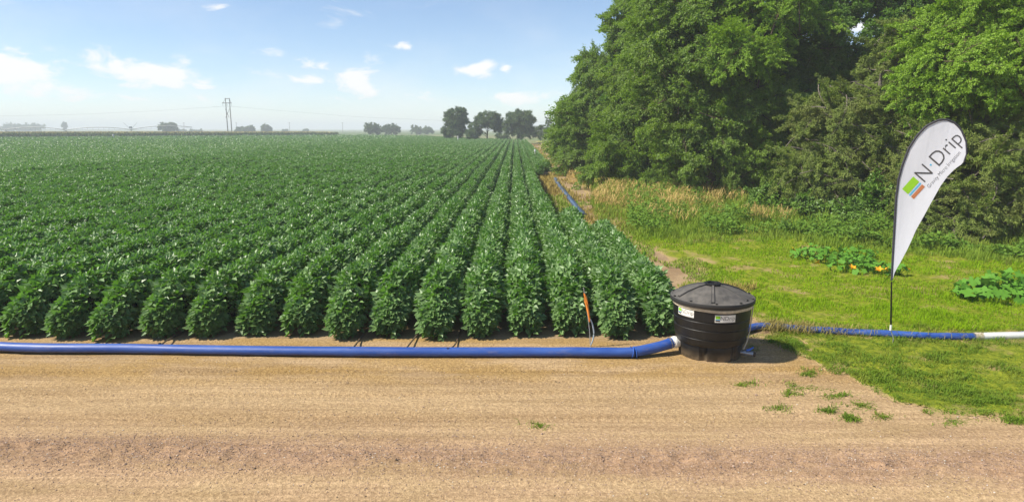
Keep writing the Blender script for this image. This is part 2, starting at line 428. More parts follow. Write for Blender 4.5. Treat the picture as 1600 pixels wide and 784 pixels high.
def soy_section(seed, length, n_tri, leaf, kind, end=False, core=True, half=0.318):
    """A length of soybean row: trifoliate leaves spread over and inside the row's rounded hedge, along +Y."""
    r = np.random.default_rng(seed)
    n = n_tri
    y = r.uniform(0, length, n)
    if end: y = np.where(r.random(n) < 0.3, r.uniform(0, 0.25, n), y)
    bulge = 0.90 + 0.20 * fbm(y * 2.6, y * 0 + seed * 3.3, seed)          # separate plants
    hgt = 0.90 * (0.86 + 0.28 * fbm(y * 2.2, y * 0 + seed * 7.7, seed + 5))
    th = r.uniform(-1.0, 1.0, n) * (1.85 if end else 1.50)                                       # angle round the section from the top
    depth = (1 - 0.45 * r.random(n) ** 1.4) * (0.84 + 0.32 * fbm(th * 1.5 + seed, y * 4.2, seed + 9, 2))
    if end:
        e = np.clip(1 - (1 - np.clip(y / 1.0, 0, 1)) ** 1.7, 0.02, 1); bulge = bulge * (0.42 + 0.58 * e); hgt = hgt * (0.40 + 0.60 * e)
    wx = np.sin(th); cz = np.cos(th)
    x = np.sign(wx) * np.abs(wx) ** 1.05 * half * bulge * depth
    zc = 0.33
    if end: zc = np.minimum(zc, hgt * 0.6)
    z = np.where(cz > 0, zc + (hgt - zc) * np.abs(cz) ** 1.05 * (0.74 + 0.26 * depth), zc - (zc - 0.03) * np.abs(cz) * 1.6)
    z = np.maximum(z, 0.05 + 0.05 * r.random(n))
    x = x * np.where(z < 0.35, 0.70 + z * 0.86, 1)
    x += r.normal(0, 0.02, n); z += r.normal(0, 0.03, n)
    z = np.where((end) & (y < 0.35) & (r.random(n) < 0.30), r.uniform(0.05, 0.35, n), z)
    P = np.stack([x, y, z], 1)
    nx = wx * 0.85; ny = np.zeros(n)
    if end: ny = -np.clip(1 - y / 0.80, 0, 1) * 0.9
    o3 = np.stack([nx, ny, np.maximum(cz, 0) * 0.5], 1)
    out = unit(np.stack([wx * 0.45 + r.normal(0, 0.42, n), ny * 0.8 + r.normal(0, 0.55, n), 0.42 + r.normal(0, 0.28, n)], 1))
    if end:
        fr = np.clip(1 - y / 0.7, 0, 1)[:, None]; out = unit(out + fr * np.array([0, -0.25, -0.45])); o3 = o3 + fr * np.array([-0.15, -0.55, 0.1])
    Nn = unit(o3 * 0.7 + np.array([0, 0, 0.75]) + r.normal(0, 0.42, (n, 3)))
    Nn = unit(Nn - out * (out * Nn).sum(1, keepdims=True))
    S = np.cross(Nn, out)
    Ps, Ds, Ns, T = [], [], [], []
    tb = np.clip(r.normal(0.50, 0.20, n), 0, 1) 
    for a in (0, 1.05, -1.05):
        d = out * math.cos(a) + S * math.sin(a) + r.normal(0, 0.12, (n, 3))
        Ps.append(P + out * (0.03 if a == 0 else 0.0) + d * 0.012); Ds.append(d); Ns.append(unit(Nn + r.normal(0, 0.2, (n, 3))))
        T.append(np.clip(tb + r.normal(0, 0.14, n), 0, 1))
    P3, D3, N3, T3 = (np.concatenate(q) for q in (Ps, Ds, Ns, T))
    L = leaf * r.uniform(0.72, 1.18, len(P3))
    V, F, k = leaves(P3, D3, N3, L, L * (0.64 if end else 0.56), 0.14, kind)
    tint = np.repeat(T3, k); idx = np.zeros(len(F), int)
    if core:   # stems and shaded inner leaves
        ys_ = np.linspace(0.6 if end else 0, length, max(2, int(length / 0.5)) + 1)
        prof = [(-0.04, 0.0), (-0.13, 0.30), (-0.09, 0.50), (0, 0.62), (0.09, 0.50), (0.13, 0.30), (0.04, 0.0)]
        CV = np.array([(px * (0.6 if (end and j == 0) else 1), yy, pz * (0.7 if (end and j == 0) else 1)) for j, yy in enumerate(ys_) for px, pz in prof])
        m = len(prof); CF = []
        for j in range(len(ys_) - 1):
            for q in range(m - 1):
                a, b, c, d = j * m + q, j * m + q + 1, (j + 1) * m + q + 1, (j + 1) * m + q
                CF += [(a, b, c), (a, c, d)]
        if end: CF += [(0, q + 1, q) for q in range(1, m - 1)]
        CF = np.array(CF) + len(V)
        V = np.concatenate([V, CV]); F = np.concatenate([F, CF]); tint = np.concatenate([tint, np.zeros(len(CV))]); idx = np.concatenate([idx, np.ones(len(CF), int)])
    return make_mesh('soy_foliage', V, F, [M_soy, M_soy_core], idx, tint)

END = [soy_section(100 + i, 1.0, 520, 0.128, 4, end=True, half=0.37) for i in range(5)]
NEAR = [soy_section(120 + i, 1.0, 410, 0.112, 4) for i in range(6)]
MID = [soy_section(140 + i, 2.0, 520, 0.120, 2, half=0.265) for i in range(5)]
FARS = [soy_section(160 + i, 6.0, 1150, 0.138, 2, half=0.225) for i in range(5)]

ORD = ('outermost second third fourth fifth sixth seventh eighth ninth tenth eleventh twelfth thirteenth fourteenth fifteenth sixteenth seventeenth eighteenth nineteenth '
       'twentieth').split()
TENS = {20: 'twenty', 30: 'thirty', 40: 'forty'}
UN = 'first second third fourth fifth sixth seventh eighth ninth'.split()
def ordinal(i):
    if i <= 20: return ORD[i - 1]
    if i % 10 == 0: return {30: 'thirtieth', 40: 'fortieth'}[i]
    return TENS[i // 10 * 10] + '-' + UN[i % 10 - 1]

ROW0, PITCH_ROW, N_ROWS = 2.44, 0.748, 44
def row_end(x): return np.interp(x, [-31, -22, -10, 2.4], [235, 205, 172, 150])
for i in range(N_ROWS):
    x = ROW0 - PITCH_ROW * i
    y0 = 10.60 + random.uniform(-0.10, 0.22) + 0.006 * x + (0.20 if i == 0 else 0)
    if i == 0: lab = 'outermost soybean row, on the grassy side of the field behind the black tank'
    else: lab = f'{ordinal(i + 1)} soybean row in from the grassy edge of the field beside the tank'
    t = empty('soybean_row', (x, y0, 0), label=lab, cat='crop row', group='soybean rows running away from the blue hose')
    y, first, gone = 0.0, True, False
    while y0 + y < row_end(x):
        d = y0 + y
        # a row far to the side comes into view only further back
        if first: ms, L = END, 1.0
        elif d < 27: ms, L = NEAR, 1.0
        elif d < 55: ms, L = MID, 2.0
        else: ms, L = FARS, 6.0
        skip = (i == 0 and 18.6 < d < 52) or (i == 1 and 20.6 < d < 46)
        if skip: gone = True
        elif gone: ms, gone, L = END, False, 1.0
        s = 0.93 + 0.12 * random.random()
        if not skip:
            flip = (ms is not END) and random.random() < 0.5
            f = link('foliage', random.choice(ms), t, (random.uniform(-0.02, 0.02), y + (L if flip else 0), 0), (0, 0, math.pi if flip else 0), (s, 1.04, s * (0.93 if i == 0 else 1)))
        y += L; first = False

# the rest of the field, too far to the side for its rows to be told apart
def stuff_field():
    r = np.random.default_rng(5)
    x_edge = ROW0 - PITCH_ROW * (N_ROWS - 1) - 0.37
    far = lambda x: np.interp(x, [-240, -147, -72, -31], [150, 194, 268, 240])
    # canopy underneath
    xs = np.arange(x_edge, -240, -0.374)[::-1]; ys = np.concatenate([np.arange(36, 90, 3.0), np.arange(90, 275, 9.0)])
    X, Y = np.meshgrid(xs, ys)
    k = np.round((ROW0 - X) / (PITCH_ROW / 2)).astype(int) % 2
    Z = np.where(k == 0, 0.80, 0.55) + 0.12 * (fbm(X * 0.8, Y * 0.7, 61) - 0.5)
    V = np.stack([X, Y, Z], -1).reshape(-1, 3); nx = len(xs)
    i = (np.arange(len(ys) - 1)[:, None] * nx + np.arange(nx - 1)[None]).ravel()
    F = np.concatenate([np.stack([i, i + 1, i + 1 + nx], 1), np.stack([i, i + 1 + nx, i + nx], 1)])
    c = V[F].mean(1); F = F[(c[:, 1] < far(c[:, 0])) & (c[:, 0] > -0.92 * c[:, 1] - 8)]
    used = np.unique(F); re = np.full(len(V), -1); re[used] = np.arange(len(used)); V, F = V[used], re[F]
    # leaves, denser close by
    n = 420000
    d = 1 / r.uniform(1 / 262, 1 / 38, n)
    x = r.uniform(-0.90, 0.0, n) * d
    ok = (x < x_edge) & (d < far(x)); d, x = d[ok], x[ok]; n = len(d)
    ph = (ROW0 - x) / PITCH_ROW; off = (ph - np.round(ph)) * PITCH_ROW
    x = np.where(np.abs(off) > 0.27, x + off * 0.5, x); off = np.clip(off, -0.3, 0.3)
    z = 0.92 - 1.5 * off ** 2 + 0.16 * (fbm(x * 0.9, d * 0.8, 63) - 0.5) + r.normal(0, 0.035, n)
    P = np.stack([x, d, z], 1)
    Nn = unit(np.stack([off * 1.2, -0.1 + 0 * off, np.ones(n)], 1) + r.normal(0, 0.42, (n, 3)))
    D = r.normal(0, 1, (n, 3)); D[:, 2] = 0.5 + 0.4 * D[:, 2]; Nn = unit(Nn + r.normal(0, 0.3, (n, 3))); D -= Nn * (D * Nn).sum(1, keepdims=True)
    L = np.maximum(0.12, d * 0.0021) * r.uniform(0.75, 1.3, n)
    LV, LF, k = leaves(P, D, Nn, L, L * 0.62, 0.15, 2)
    tint = np.repeat(np.clip(r.normal(0.48, 0.20, n), 0, 1), k)
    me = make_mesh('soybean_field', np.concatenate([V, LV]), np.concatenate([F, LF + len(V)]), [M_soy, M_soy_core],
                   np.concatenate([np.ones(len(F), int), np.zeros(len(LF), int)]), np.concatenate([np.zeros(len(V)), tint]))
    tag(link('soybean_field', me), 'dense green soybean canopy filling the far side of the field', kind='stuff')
stuff_field()

# tall corn standing behind the soybeans
M_corn = leaf_material('corn_leaf', (0.050, 0.110, 0.016), (0.150, 0.230, 0.045), (0.10, 0.16, 0.05), rough=0.5, trans=0.2)
M_tassel = plain('corn_tassel', (0.44, 0.36, 0.14), 0.9, 0.1)
def corn():
    r = np.random.default_rng(15)
    A, B = np.array([-235.0, 152.0]), np.array([-72.0, 285.0])
    n = 26000
    u = r.random(n); w = r.random(n) ** 2.2 * 45
    dirn = unit((B - A)[None])[0]; nrm = np.array([-dirn[1], dirn[0]])
    base = A + (B - A) * u[:, None] + nrm * (w[:, None] + 1)
    hh = 2.25 * r.uniform(0.85, 1.1, n) * (1 - 0.18 * u)
    z0 = r.random(n) * hh * 0.8
    P = np.stack([base[:, 0], base[:, 1], z0], 1)
    az_ = r.uniform(0, 6.28, n)
    V, F = blades(P, np.maximum(hh - z0, 0.5), np.full(n, 0.30), r.uniform(0.2, 0.7, n), az_)
    tint = np.repeat(r.random(n) * 0.8 + 0.1, 5)
    m = 20000
    u2, w2 = r.random(m), r.random(m) * 45
    b2 = A + (B - A) * u2[:, None] + nrm * (w2[:, None] + 1)
    P2 = np.stack([b2[:, 0], b2[:, 1], 2.0 * (1 - 0.18 * u2)], 1)
    V2, F2 = blades(P2, r.uniform(0.35, 0.6, m), np.full(m, 0.28), r.uniform(0.1, 0.5, m), r.uniform(0, 6.28, m))
    core = MB()
    a3, b3 = A + nrm * 2, B + nrm * 2; a4, b4 = A + nrm * 46, B + nrm * 46
    pts = [(*a3, 0), (*b3, 0), (*b4, 0), (*a4, 0), (*a3, 1.95), (*b3, 1.6), (*b4, 1.6), (*a4, 1.95)]
    CF = np.array([(0, 1, 5), (0, 5, 4), (1, 2, 6), (1, 6, 5), (2, 3, 7), (2, 7, 6), (3, 0, 4), (3, 4, 7), (4, 5, 6), (4, 6, 7)])
    VV = np.concatenate([V, V2, np.array(pts)]); FF = np.concatenate([F, F2 + len(V), CF + len(V) + len(V2)])
    idx = np.concatenate([np.zeros(len(F), int), np.ones(len(F2), int), np.zeros(len(CF), int)])
    tt = np.concatenate([tint, np.full(len(V2), 0.5), np.full(8, 0.5)])
    tag(link('corn_field', make_mesh('corn_field', VV, FF, [M_corn, M_tassel], idx, tt)), 'band of tall tasselled corn behind the soybeans', kind='stuff')
corn()

# ------------------------------------------------------------------ trees and shrubs
M_bark = plain('bark', (0.105, 0.075, 0.052), 0.95, 0.1, vary=0.4, scale=12, bumpy=0.6, bscale=30)
M_bark_grey = plain('grey_bark', (0.17, 0.145, 0.115), 0.95, 0.1, vary=0.35, scale=12, bumpy=0.6, bscale=30)
SPECIES = {}
def bough(seed, L, leaf, asp, n_leaf, mat, bark, droop=0.0, spread=0.55, kind=2, thick=0.22, updir=0.15):
    """A leafy branch growing along +X: a bent stem, side twigs, and leaves along the twigs."""
    r = np.random.default_rng(seed)
    tm = np.linspace(0, 1, 7)
    ph = r.uniform(0, 6.28)
    main = np.stack([tm * L, 0.12 * L * np.sin(tm * 3 + ph) - 0.12 * L * math.sin(ph), L * (0.06 * np.sin(tm * 4 + ph * 2) - 0.06 * math.sin(ph * 2)) - droop * L * tm ** 2 + updir * L * tm * 0.4], 1)
    at_t = lambda t: np.stack([np.interp(t, tm, main[:, k]) for k in range(3)], 1)
    nt = 26
    tt = np.sort(r.uniform(0.12, 1.0, nt)); base = at_t(tt)
    side = np.where(np.arange(nt) % 2 == 0, 1, -1)
    ang = side * r.uniform(0.35, 1.25, nt)
    dirn = np.stack([np.cos(ang), np.sin(ang), r.normal(updir, 0.28, nt) - droop * 0.5], 1); dirn = unit(dirn)
    tl = L * spread * r.uniform(0.45, 1.0, nt) * (1.05 - 0.65 * tt)
    tl = np.append(tl, 0.22 * L); base = np.concatenate([base, at_t(np.array([0.98]))]); dirn = np.concatenate([dirn, [[0.95, 0.1, -0.1]]]); nt += 1
    w = tl / tl.sum(); which = r.choice(nt, n_leaf, p=w)
    u = r.uniform(0.12, 1.05, n_leaf) ** 0.8
    ln = tl[which]
    P = base[which] + dirn[which] * (u * ln)[:, None]
    P[:, 2] -= droop * 0.6 * u ** 2 * ln
    off = r.normal(0, 1, (n_leaf, 3)) * np.array([0.4, 0.4, 0.3]) * (thick * 0.42)
    P = P + off
    D = dirn[which] * 0.6 + r.normal(0, 0.55, (n_leaf, 3)); D[:, 2] -= 0.25 + droop
    Nn = unit(np.array([0.1, 0, 1.0]) + r.normal(0, 0.5, (n_leaf, 3)))
    Lf = leaf * r.uniform(0.65, 1.25, n_leaf)
    V, F, k = leaves(P, D, Nn, Lf, Lf * asp, 0.14, kind)
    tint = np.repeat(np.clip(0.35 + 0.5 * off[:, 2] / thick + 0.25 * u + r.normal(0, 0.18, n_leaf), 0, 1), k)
    b = MB(); b.tube([tuple(p) for p in main], list(np.linspace(0.022, 0.006, 7) * L / 2), 4, cap=False)
    for q in range(nt):
        a = base[q]; e = a + dirn[q] * tl[q] * 0.95; e = e - np.array([0, 0, droop * 0.55 * tl[q]])
        b.tube([tuple(a), tuple((a + e) / 2 + np.array([0, 0, 0.02])), tuple(e)], [0.006 * L / 2, 0.004 * L / 2, 0.002], 3, cap=False)
    BV = np.array(b.v); BF = np.array([t for f in b.f for t in ((f[0], f[1], f[2]), (f[0], f[2], f[3]))]) + len(V)
    return make_mesh('bough', np.concatenate([V, BV]), np.concatenate([F, BF]), [mat, bark],
                     np.concatenate([np.zeros(len(F), int), np.ones(len(BF), int)]), np.concatenate([tint, np.zeros(len(BV))]))

M_elm = leaf_material('elm_leaf', (0.056, 0.132, 0.007), (0.290, 0.440, 0.028), (0.17, 0.24, 0.08), rough=0.5, spec=0.3, trans=0.42, trans_col=(0.30, 0.50, 0.02), patch=0.5, patch_col=(0.21, 0.27, 0.035), patch_scale=0.22)
M_dark = leaf_material('dark_leaf', (0.034, 0.100, 0.007), (0.165, 0.320, 0.024), (0.12, 0.19, 0.06), rough=0.5, spec=0.3, trans=0.38, trans_col=(0.20, 0.40, 0.02))
M_locust = leaf_material('locust_leaf', (0.100, 0.220, 0.008), (0.330, 0.520, 0.022), (0.24, 0.36, 0.06), rough=0.5, spec=0.3, trans=0.36, trans_col=(0.36, 0.56, 0.02))
M_cedar = leaf_material('cedar_spray', (0.070, 0.140, 0.012), (0.280, 0.370, 0.050), (0.18, 0.21, 0.07), rough=0.65, spec=0.2, trans=0.16, patch=0.4, patch_col=(0.24, 0.20, 0.07), patch_scale=0.7)
M_vine = leaf_material('vine_leaf', (0.060, 0.160, 0.014), (0.190, 0.340, 0.035), (0.20, 0.30, 0.08), rough=0.45, trans=0.28, trans_col=(0.18, 0.32, 0.02))
M_grey = leaf_material('far_leaf', (0.034, 0.085, 0.018), (0.130, 0.210, 0.044), (0.10, 0.15, 0.06), rough=0.6, trans=0.2)
BOUGH = {
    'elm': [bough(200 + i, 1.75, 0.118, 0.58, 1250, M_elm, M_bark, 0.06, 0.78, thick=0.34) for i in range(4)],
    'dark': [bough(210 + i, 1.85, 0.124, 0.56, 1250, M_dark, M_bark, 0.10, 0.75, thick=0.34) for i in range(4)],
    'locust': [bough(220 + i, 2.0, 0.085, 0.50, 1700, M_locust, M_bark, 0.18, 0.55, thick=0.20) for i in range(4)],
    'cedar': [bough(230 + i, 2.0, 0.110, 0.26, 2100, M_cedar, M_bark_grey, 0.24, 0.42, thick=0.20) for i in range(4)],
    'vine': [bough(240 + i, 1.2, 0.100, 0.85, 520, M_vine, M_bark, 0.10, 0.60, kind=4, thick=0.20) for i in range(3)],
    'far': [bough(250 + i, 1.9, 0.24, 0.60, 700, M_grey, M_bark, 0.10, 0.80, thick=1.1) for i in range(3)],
}

def bough_copies(crown, c, rad, n, kind, size, r, flat=0.15, zmin=-0.75, gap=None):
    ms = BOUGH[kind]
    if kind == 'far': n = int(n * 1.7)
    i = 0; made = 0
    while made < n and i < n * 4:
        zc = 1 - 2 * ((i * 0.7548777 + 0.37) % 1.0); a = i * 0.5698403 * 2 * math.pi + r.uniform(-0.3, 0.3); i += 1
        if zc < zmin: continue
        s = math.sqrt(max(0, 1 - zc * zc)); d = np.array([s * math.cos(a), s * math.sin(a), zc])
        lob = 0.80 + 0.42 * float(vnoise(d[0] * 2.3 + c[0], d[1] * 2.3 + d[2] * 2.9 + c[1], 5))
        inner = 1.0 if made % 4 else 0.66
        tip = np.array(c) + d * np.array(rad) * lob * inner
        out = d / np.array(rad); out /= np.linalg.norm(out)
        out[2] = out[2] * 0.55 + flat; out += r.normal(0, 0.28, 3); out /= np.linalg.norm(out)
        sc = size * r.uniform(0.75, 1.25)
        o = tip - out * 1.45 * sc
        if o[2] < 0.15: o[2] = 0.15 + r.uniform(0, 0.3)
        if gap is not None and np.linalg.norm(np.cross(tip - np.array([0, 0, H]), gap[0])) < gap[1]: continue
        if r.random() < 0.62:
            nrm = Vector((out[0], out[1], max(out[2], -0.1) + 0.55)) + Vector(r.normal(0, 0.25, 3)); nrm.normalize()
            x = Vector((0.5 * out[0] + r.normal(0, 0.8), 0.5 * out[1] + r.normal(0, 0.8), r.normal(0.15, 0.5))); x = (x - nrm * x.dot(nrm)).normalized()
            o = np.array(Vector(tip) - x * 0.9 * sc - nrm * 0.25 * sc)
            if o[2] < 0.15: o[2] = 0.15 + r.uniform(0, 0.3)
            y = nrm.cross(x); z = nrm
        else:
            x = Vector(out); z = Vector((0, 0, 1)) + Vector(r.normal(0, 0.22, 3)); y = z.cross(x).normalized(); z = x.cross(y)
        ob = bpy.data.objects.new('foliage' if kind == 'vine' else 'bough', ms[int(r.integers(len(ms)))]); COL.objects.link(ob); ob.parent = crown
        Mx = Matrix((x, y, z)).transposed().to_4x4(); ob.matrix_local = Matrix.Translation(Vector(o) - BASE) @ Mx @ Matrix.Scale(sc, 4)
        made += 1

def tree(name, label, cat, group, base, blobs, seed, bark=None, trunk_r=0.22, gap=None, limb_n=6):
    """base (x, y); blobs: (centre, radii, number of boughs, kind, bough size)."""
    global BASE
    r = np.random.default_rng(seed); BASE = Vector((base[0], base[1], 0))
    t = empty(name, BASE, label=label, cat=cat, group=group)
    bark = bark or M_bark
    top = max(b[0][2] for b in blobs); fork = max(0.6, min(b[0][2] - b[1][2] * 0.5 for b in blobs))
    b = MB(); pts, rad = [], []
    hub = Vector(np.mean([bl[0] for bl in blobs], 0)) - BASE
    for k in range(7):
        q = k / 6; pts.append((hub.x * q * 0.8 + 0.10 * math.sin(q * 5 + seed), hub.y * q * 0.8 + 0.10 * math.cos(q * 4 + seed), q * top * 0.92 - 0.1)); rad.append(trunk_r * (1.25 if k == 0 else 1) * (1 - 0.8 * q))
    b.tube(pts, rad, 8); b.obj('trunk', bark, t, smooth=True)
    for bl in blobs:
        c = Vector(bl[0]) - BASE; rr = bl[1]
        for k in range(max(2, limb_n // max(1, len(blobs) // 2))):
            a = 2.4 * k + seed; q = 0.35 + 0.5 * r.random()
            z0 = min(max(c.z * q, 0.4), top * 0.85); f = z0 / (top * 0.92)
            s = Vector((hub.x * f * 0.8, hub.y * f * 0.8, z0))
            e = c + Vector((math.cos(a) * rr[0] * 0.5, math.sin(a) * rr[1] * 0.5, rr[2] * r.uniform(-0.4, 0.25)))
            m1 = s.lerp(e, 0.5) + Vector((0, 0, 0.25 * (e - s).length * 0.4))
            lb = MB(); lb.tube([s, s.lerp(m1, 0.5) + Vector((0, 0, 0.05)), m1, m1.lerp(e, 0.5), e], [trunk_r * 0.42, trunk_r * 0.34, trunk_r * 0.26, trunk_r * 0.18, 0.02], 5)
            lb.obj('limb', bark, t, smooth=True)
    crown = link('crown', None, t)
    for (c, rad_, n, kind, size) in blobs: bough_copies(crown, c, rad_, n, kind, size, r, gap=gap, zmin=-0.9 if kind == 'far' else -0.75)
    return t

def blob(px, py, d, rx, rz, n, kind, size=1.0, ry=None):
    return (at_depth(px, py, d), (rx, ry or rx * 0.9, rz), n, kind, size)

_g = np.array(ray(1338, 45)); GAP = (_g / np.linalg.norm(_g), 0.75)
WB = 'trees of the windbreak beside the field'
def foot(b, dy=0.0): return (float(np.mean([q[0][0] for q in b])), float(np.mean([q[0][1] for q in b])) + dy)

def wind(label, blobs, seed, dy=0.3, **kw):
    kw.setdefault('trunk_r', 0.24)
    tree(kw.pop('name', 'deciduous_tree'), label, 'tree', WB, foot(blobs, dy), blobs, seed, **kw)

wind('leafy green tree at the far end of the windbreak, hanging low over the track',
     [blob(922, 215, 50, 2.5, 3.0, 70, 'elm', 1.15), blob(948, 135, 51, 2.3, 2.6, 60, 'elm', 1.1), blob(905, 190, 50.5, 1.5, 1.7, 34, 'elm', 1.0), blob(920, 258, 49, 1.6, 1.3, 30, 'elm', 0.95)], 1)
wind('tall darker green tree rising behind the one that hangs low over the track',
     [blob(1008, 75, 47, 2.6, 3.2, 70, 'elm', 1.15), blob(1050, -25, 47, 2.9, 3.4, 70, 'dark', 1.15), blob(1000, 180, 49, 2.8, 3.2, 40, 'dark', 1.2)], 2)
wind('broad mid-green tree with branches sweeping down to the tan dry grass',
     [blob(1000, 235, 38.5, 2.7, 2.4, 85, 'elm', 1.0), blob(1030, 145, 39, 2.9, 2.5, 85, 'elm', 1.05), blob(1055, 60, 40, 2.8, 2.4, 60, 'elm', 1.05)], 3)
wind('large spreading tree in the middle of the windbreak above the dark gap at its foot',
     [blob(1115, 215, 33.5, 2.8, 2.2, 95, 'elm', 1.0), blob(1095, 120, 34, 3.0, 2.4, 100, 'elm', 1.0), blob(1100, 20, 35, 3.0, 2.6, 80, 'elm', 1.0), blob(1185, 262, 31.5, 1.6, 1.5, 40, 'elm', 0.9)], 4)
wind('yellow-green locust tree with bright boughs high between darker crowns',
     [blob(1162, 88, 31.5, 1.5, 1.15, 42, 'locust', 0.95), blob(1205, 15, 33, 2.1, 1.8, 50, 'locust', 1.0), blob(1190, 165, 32.5, 1.5, 1.2, 36, 'elm', 0.95)], 5, name='locust_tree')
wind('tall dark green tree with a small gap of sky in its crown',
     [blob(1275, 55, 36, 2.3, 2.6, 60, 'dark', 1.0), blob(1400, 20, 38, 2.5, 2.2, 46, 'dark', 1.0), blob(1255, 165, 35, 2.3, 2.3, 60, 'dark', 1.0), blob(1330, 130, 37, 2.5, 1.4, 44, 'dark', 1.0), blob(1320, -40, 37, 3, 1.3, 36, 'dark', 1)], 6, gap=GAP)
wind('olive green cedar with drooping layered sprays, to the left of the white flag',
     [blob(1335, 190, 27, 2.3, 1.6, 80, 'cedar', 0.95), blob(1310, 270, 26, 2.0, 1.4, 66, 'cedar', 0.9), blob(1400, 165, 27.5, 1.8, 1.6, 52, 'cedar', 0.95), blob(1425, 90, 28, 1.7, 1.5, 44, 'cedar', 0.95), blob(1395, 260, 25.5, 1.5, 1.6, 46, 'cedar', 0.9)], 7, name='cedar_tree', bark=M_bark_grey)
wind('bright yellow-green locust tree spreading above the white flag',
     [blob(1545, 110, 22.5, 2.0, 1.25, 80, 'locust', 0.9), blob(1590, 25, 23, 2.0, 1.4, 64, 'locust', 0.9), blob(1490, 140, 22.5, 1.0, 0.9, 30, 'locust', 0.8), blob(1500, 55, 24, 1.5, 1.0, 36, 'locust', 0.9), blob(1660, 120, 22, 1.8, 1.5, 40, 'locust', 0.9)], 8, name='locust_tree', dy=2.0)
wind('wide low cedar with drooping sprays and some brown dead tips, behind the white flag',
     [blob(1535, 275, 21.5, 2.1, 1.6, 95, 'cedar', 0.85), blob(1460, 320, 22.5, 1.3, 1.2, 44, 'cedar', 0.8), blob(1620, 320, 20.5, 1.6, 1.3, 60, 'cedar', 0.85), blob(1520, 352, 20.8, 1.5, 0.65, 40, 'cedar', 0.75), blob(1500, 215, 23, 1.4, 1.2, 40, 'cedar', 0.85)], 9, name='cedar_tree', bark=M_bark_grey)
# second rank: the shaded trees that close the gaps
for k, (px, py, d, rx, rz, lab) in enumerate((
        (1075, 140, 48, 4.5, 6.5, 'shaded dark tree standing behind the broad mid-green one'),
        (1190, 190, 42, 4.0, 5.0, 'shaded dark tree filling the gaps behind the middle of the windbreak'),
        (1300, 250, 39, 4.2, 3.6, 'shaded dark tree behind the left-hand cedar, seen below the gap of sky'),
        (1450, 150, 36, 4.2, 5.6, 'shaded dark tree behind the two cedars and the flag'),
        (1590, 190, 32, 4.2, 5.6, 'shaded dark tree behind the bright locust above the flag'))):
    wind(lab, [blob(px, py, d, rx, rz, 95, 'dark', 1.35)], 20 + k, gap=GAP)

# shrubs at the foot of the trees
SH = 'shrubs at the foot of the windbreak'
def shrub(label, blobs, seed):
    tree('leafy_shrub', label, 'shrub', SH, foot(blobs), blobs, seed, trunk_r=0.05, limb_n=4)
shrub('bright green vine-covered shrub just left of the white flag pole', [blob(1375, 322, 23.8, 1.0, 0.85, 40, 'vine', 0.9), blob(1345, 345, 23.3, 0.7, 0.6, 20, 'vine', 0.85)], 31)
shrub('light green leafy shrub below the olive cedar', [blob(1285, 335, 25.2, 1.0, 0.65, 34, 'vine', 0.9), blob(1250, 345, 25.4, 0.7, 0.45, 18, 'vine', 0.8)], 32)
shrub('small green shrub among tan grass under the large spreading tree', [blob(1195, 312, 28, 0.7, 0.75, 22, 'vine', 0.85)], 33)
shrub('low green bush at the field side foot of the broad tree', [blob(1030, 292, 36, 1.2, 0.8, 30, 'elm', 0.6)], 34)

# far trees, each with its own outline
FT = 'far trees beyond the fields'
def far_tree(label, spec, seed, group=FT, tr=0.2, name='distant_tree', limb_n=4):
    bl = [blob(*s) for s in spec]
    tree(name, label, 'tree', group, foot(bl), bl, seed, trunk_r=tr, limb_n=limb_n)
TR = 'three trees at the far end of the crop rows'
far_tree('upright tree with ragged top, leftmost of the three at the far end of the rows', [(713, 185, 172, 2.6, 2.3, 40, 'far', 0.75), (710, 203, 172, 2.8, 1.6, 26, 'far', 0.75), (722, 176, 173, 1.2, 1.2, 12, 'far', 0.6)], 41, TR)
far_tree('round-topped tree on a bare trunk, middle of the three beyond the crop rows', [(763, 188, 168, 3.0, 1.9, 40, 'far', 0.75), (742, 203, 168, 1.7, 2.0, 20, 'far', 0.65), (779, 196, 169, 1.4, 1.3, 14, 'far', 0.6)], 42, TR)
far_tree('dense broad far tree closest to the windbreak, at the end of the rows', [(815, 187, 164, 3.2, 2.0, 44, 'far', 0.75), (820, 204, 164, 2.6, 1.6, 26, 'far', 0.7), (796, 198, 165, 1.6, 1.6, 16, 'far', 0.6)], 43, TR)
B = 'bushes at the far end of the crop rows'
for k, (px, py, d, rx, rz, n, lab) in enumerate((
        (735, 211, 160, 1.1, 1.1, 12, 'round dark bush in front of the upright ragged tree'),
        (700, 210, 175, 1.2, 0.9, 10, 'low dull bush left of the upright ragged tree'),
        (848, 207, 162, 2.0, 1.5, 22, 'dark bush between the dense broad tree and the windbreak'),
        (785, 213, 180, 1.9, 0.8, 12, 'low pale bush seen between two of the far trees'),
        (857, 190, 200, 0.9, 1.3, 6, 'thin half-bare sapling above the dark bush by the windbreak'))):
    bl = [blob(px, py, d, rx, rz, n, 'far', 0.55)]; tree('distant_bush', lab, 'bush', B, foot(bl), bl, 50 + k, trunk_r=0.08, limb_n=2)
far_tree('rounded hazy tree, left one of the pair past the end of the corn', [(583, 201, 330, 3.8, 2.3, 30, 'far', 1.0)], 61)
far_tree('rounded hazy tree, right one of the pair past the end of the corn', [(611, 202, 345, 4.2, 2.1, 32, 'far', 1.0)], 62)
far_tree('low hazy clump of trees between the pair and the three big trees', [(660, 204, 420, 6.5, 1.9, 34, 'far', 1.1), (648, 200, 420, 2.2, 1.8, 10, 'far', 0.9)], 63)
far_tree('flat-topped dark tree left of the twin-pole pylon', [(262, 199, 480, 6.0, 2.9, 44, 'far', 1.2)], 64)
far_tree('ragged clump of trees just right of the twin-pole pylon', [(378, 203, 520, 4.5, 2.0, 24, 'far', 1.1), (392, 202, 520, 3.4, 2.6, 18, 'far', 1.1)], 65)
far_tree('single round tree second to the right of the twin-pole pylon', [(416, 201, 520, 3.6, 3.0, 28, 'far', 1.1)], 66)
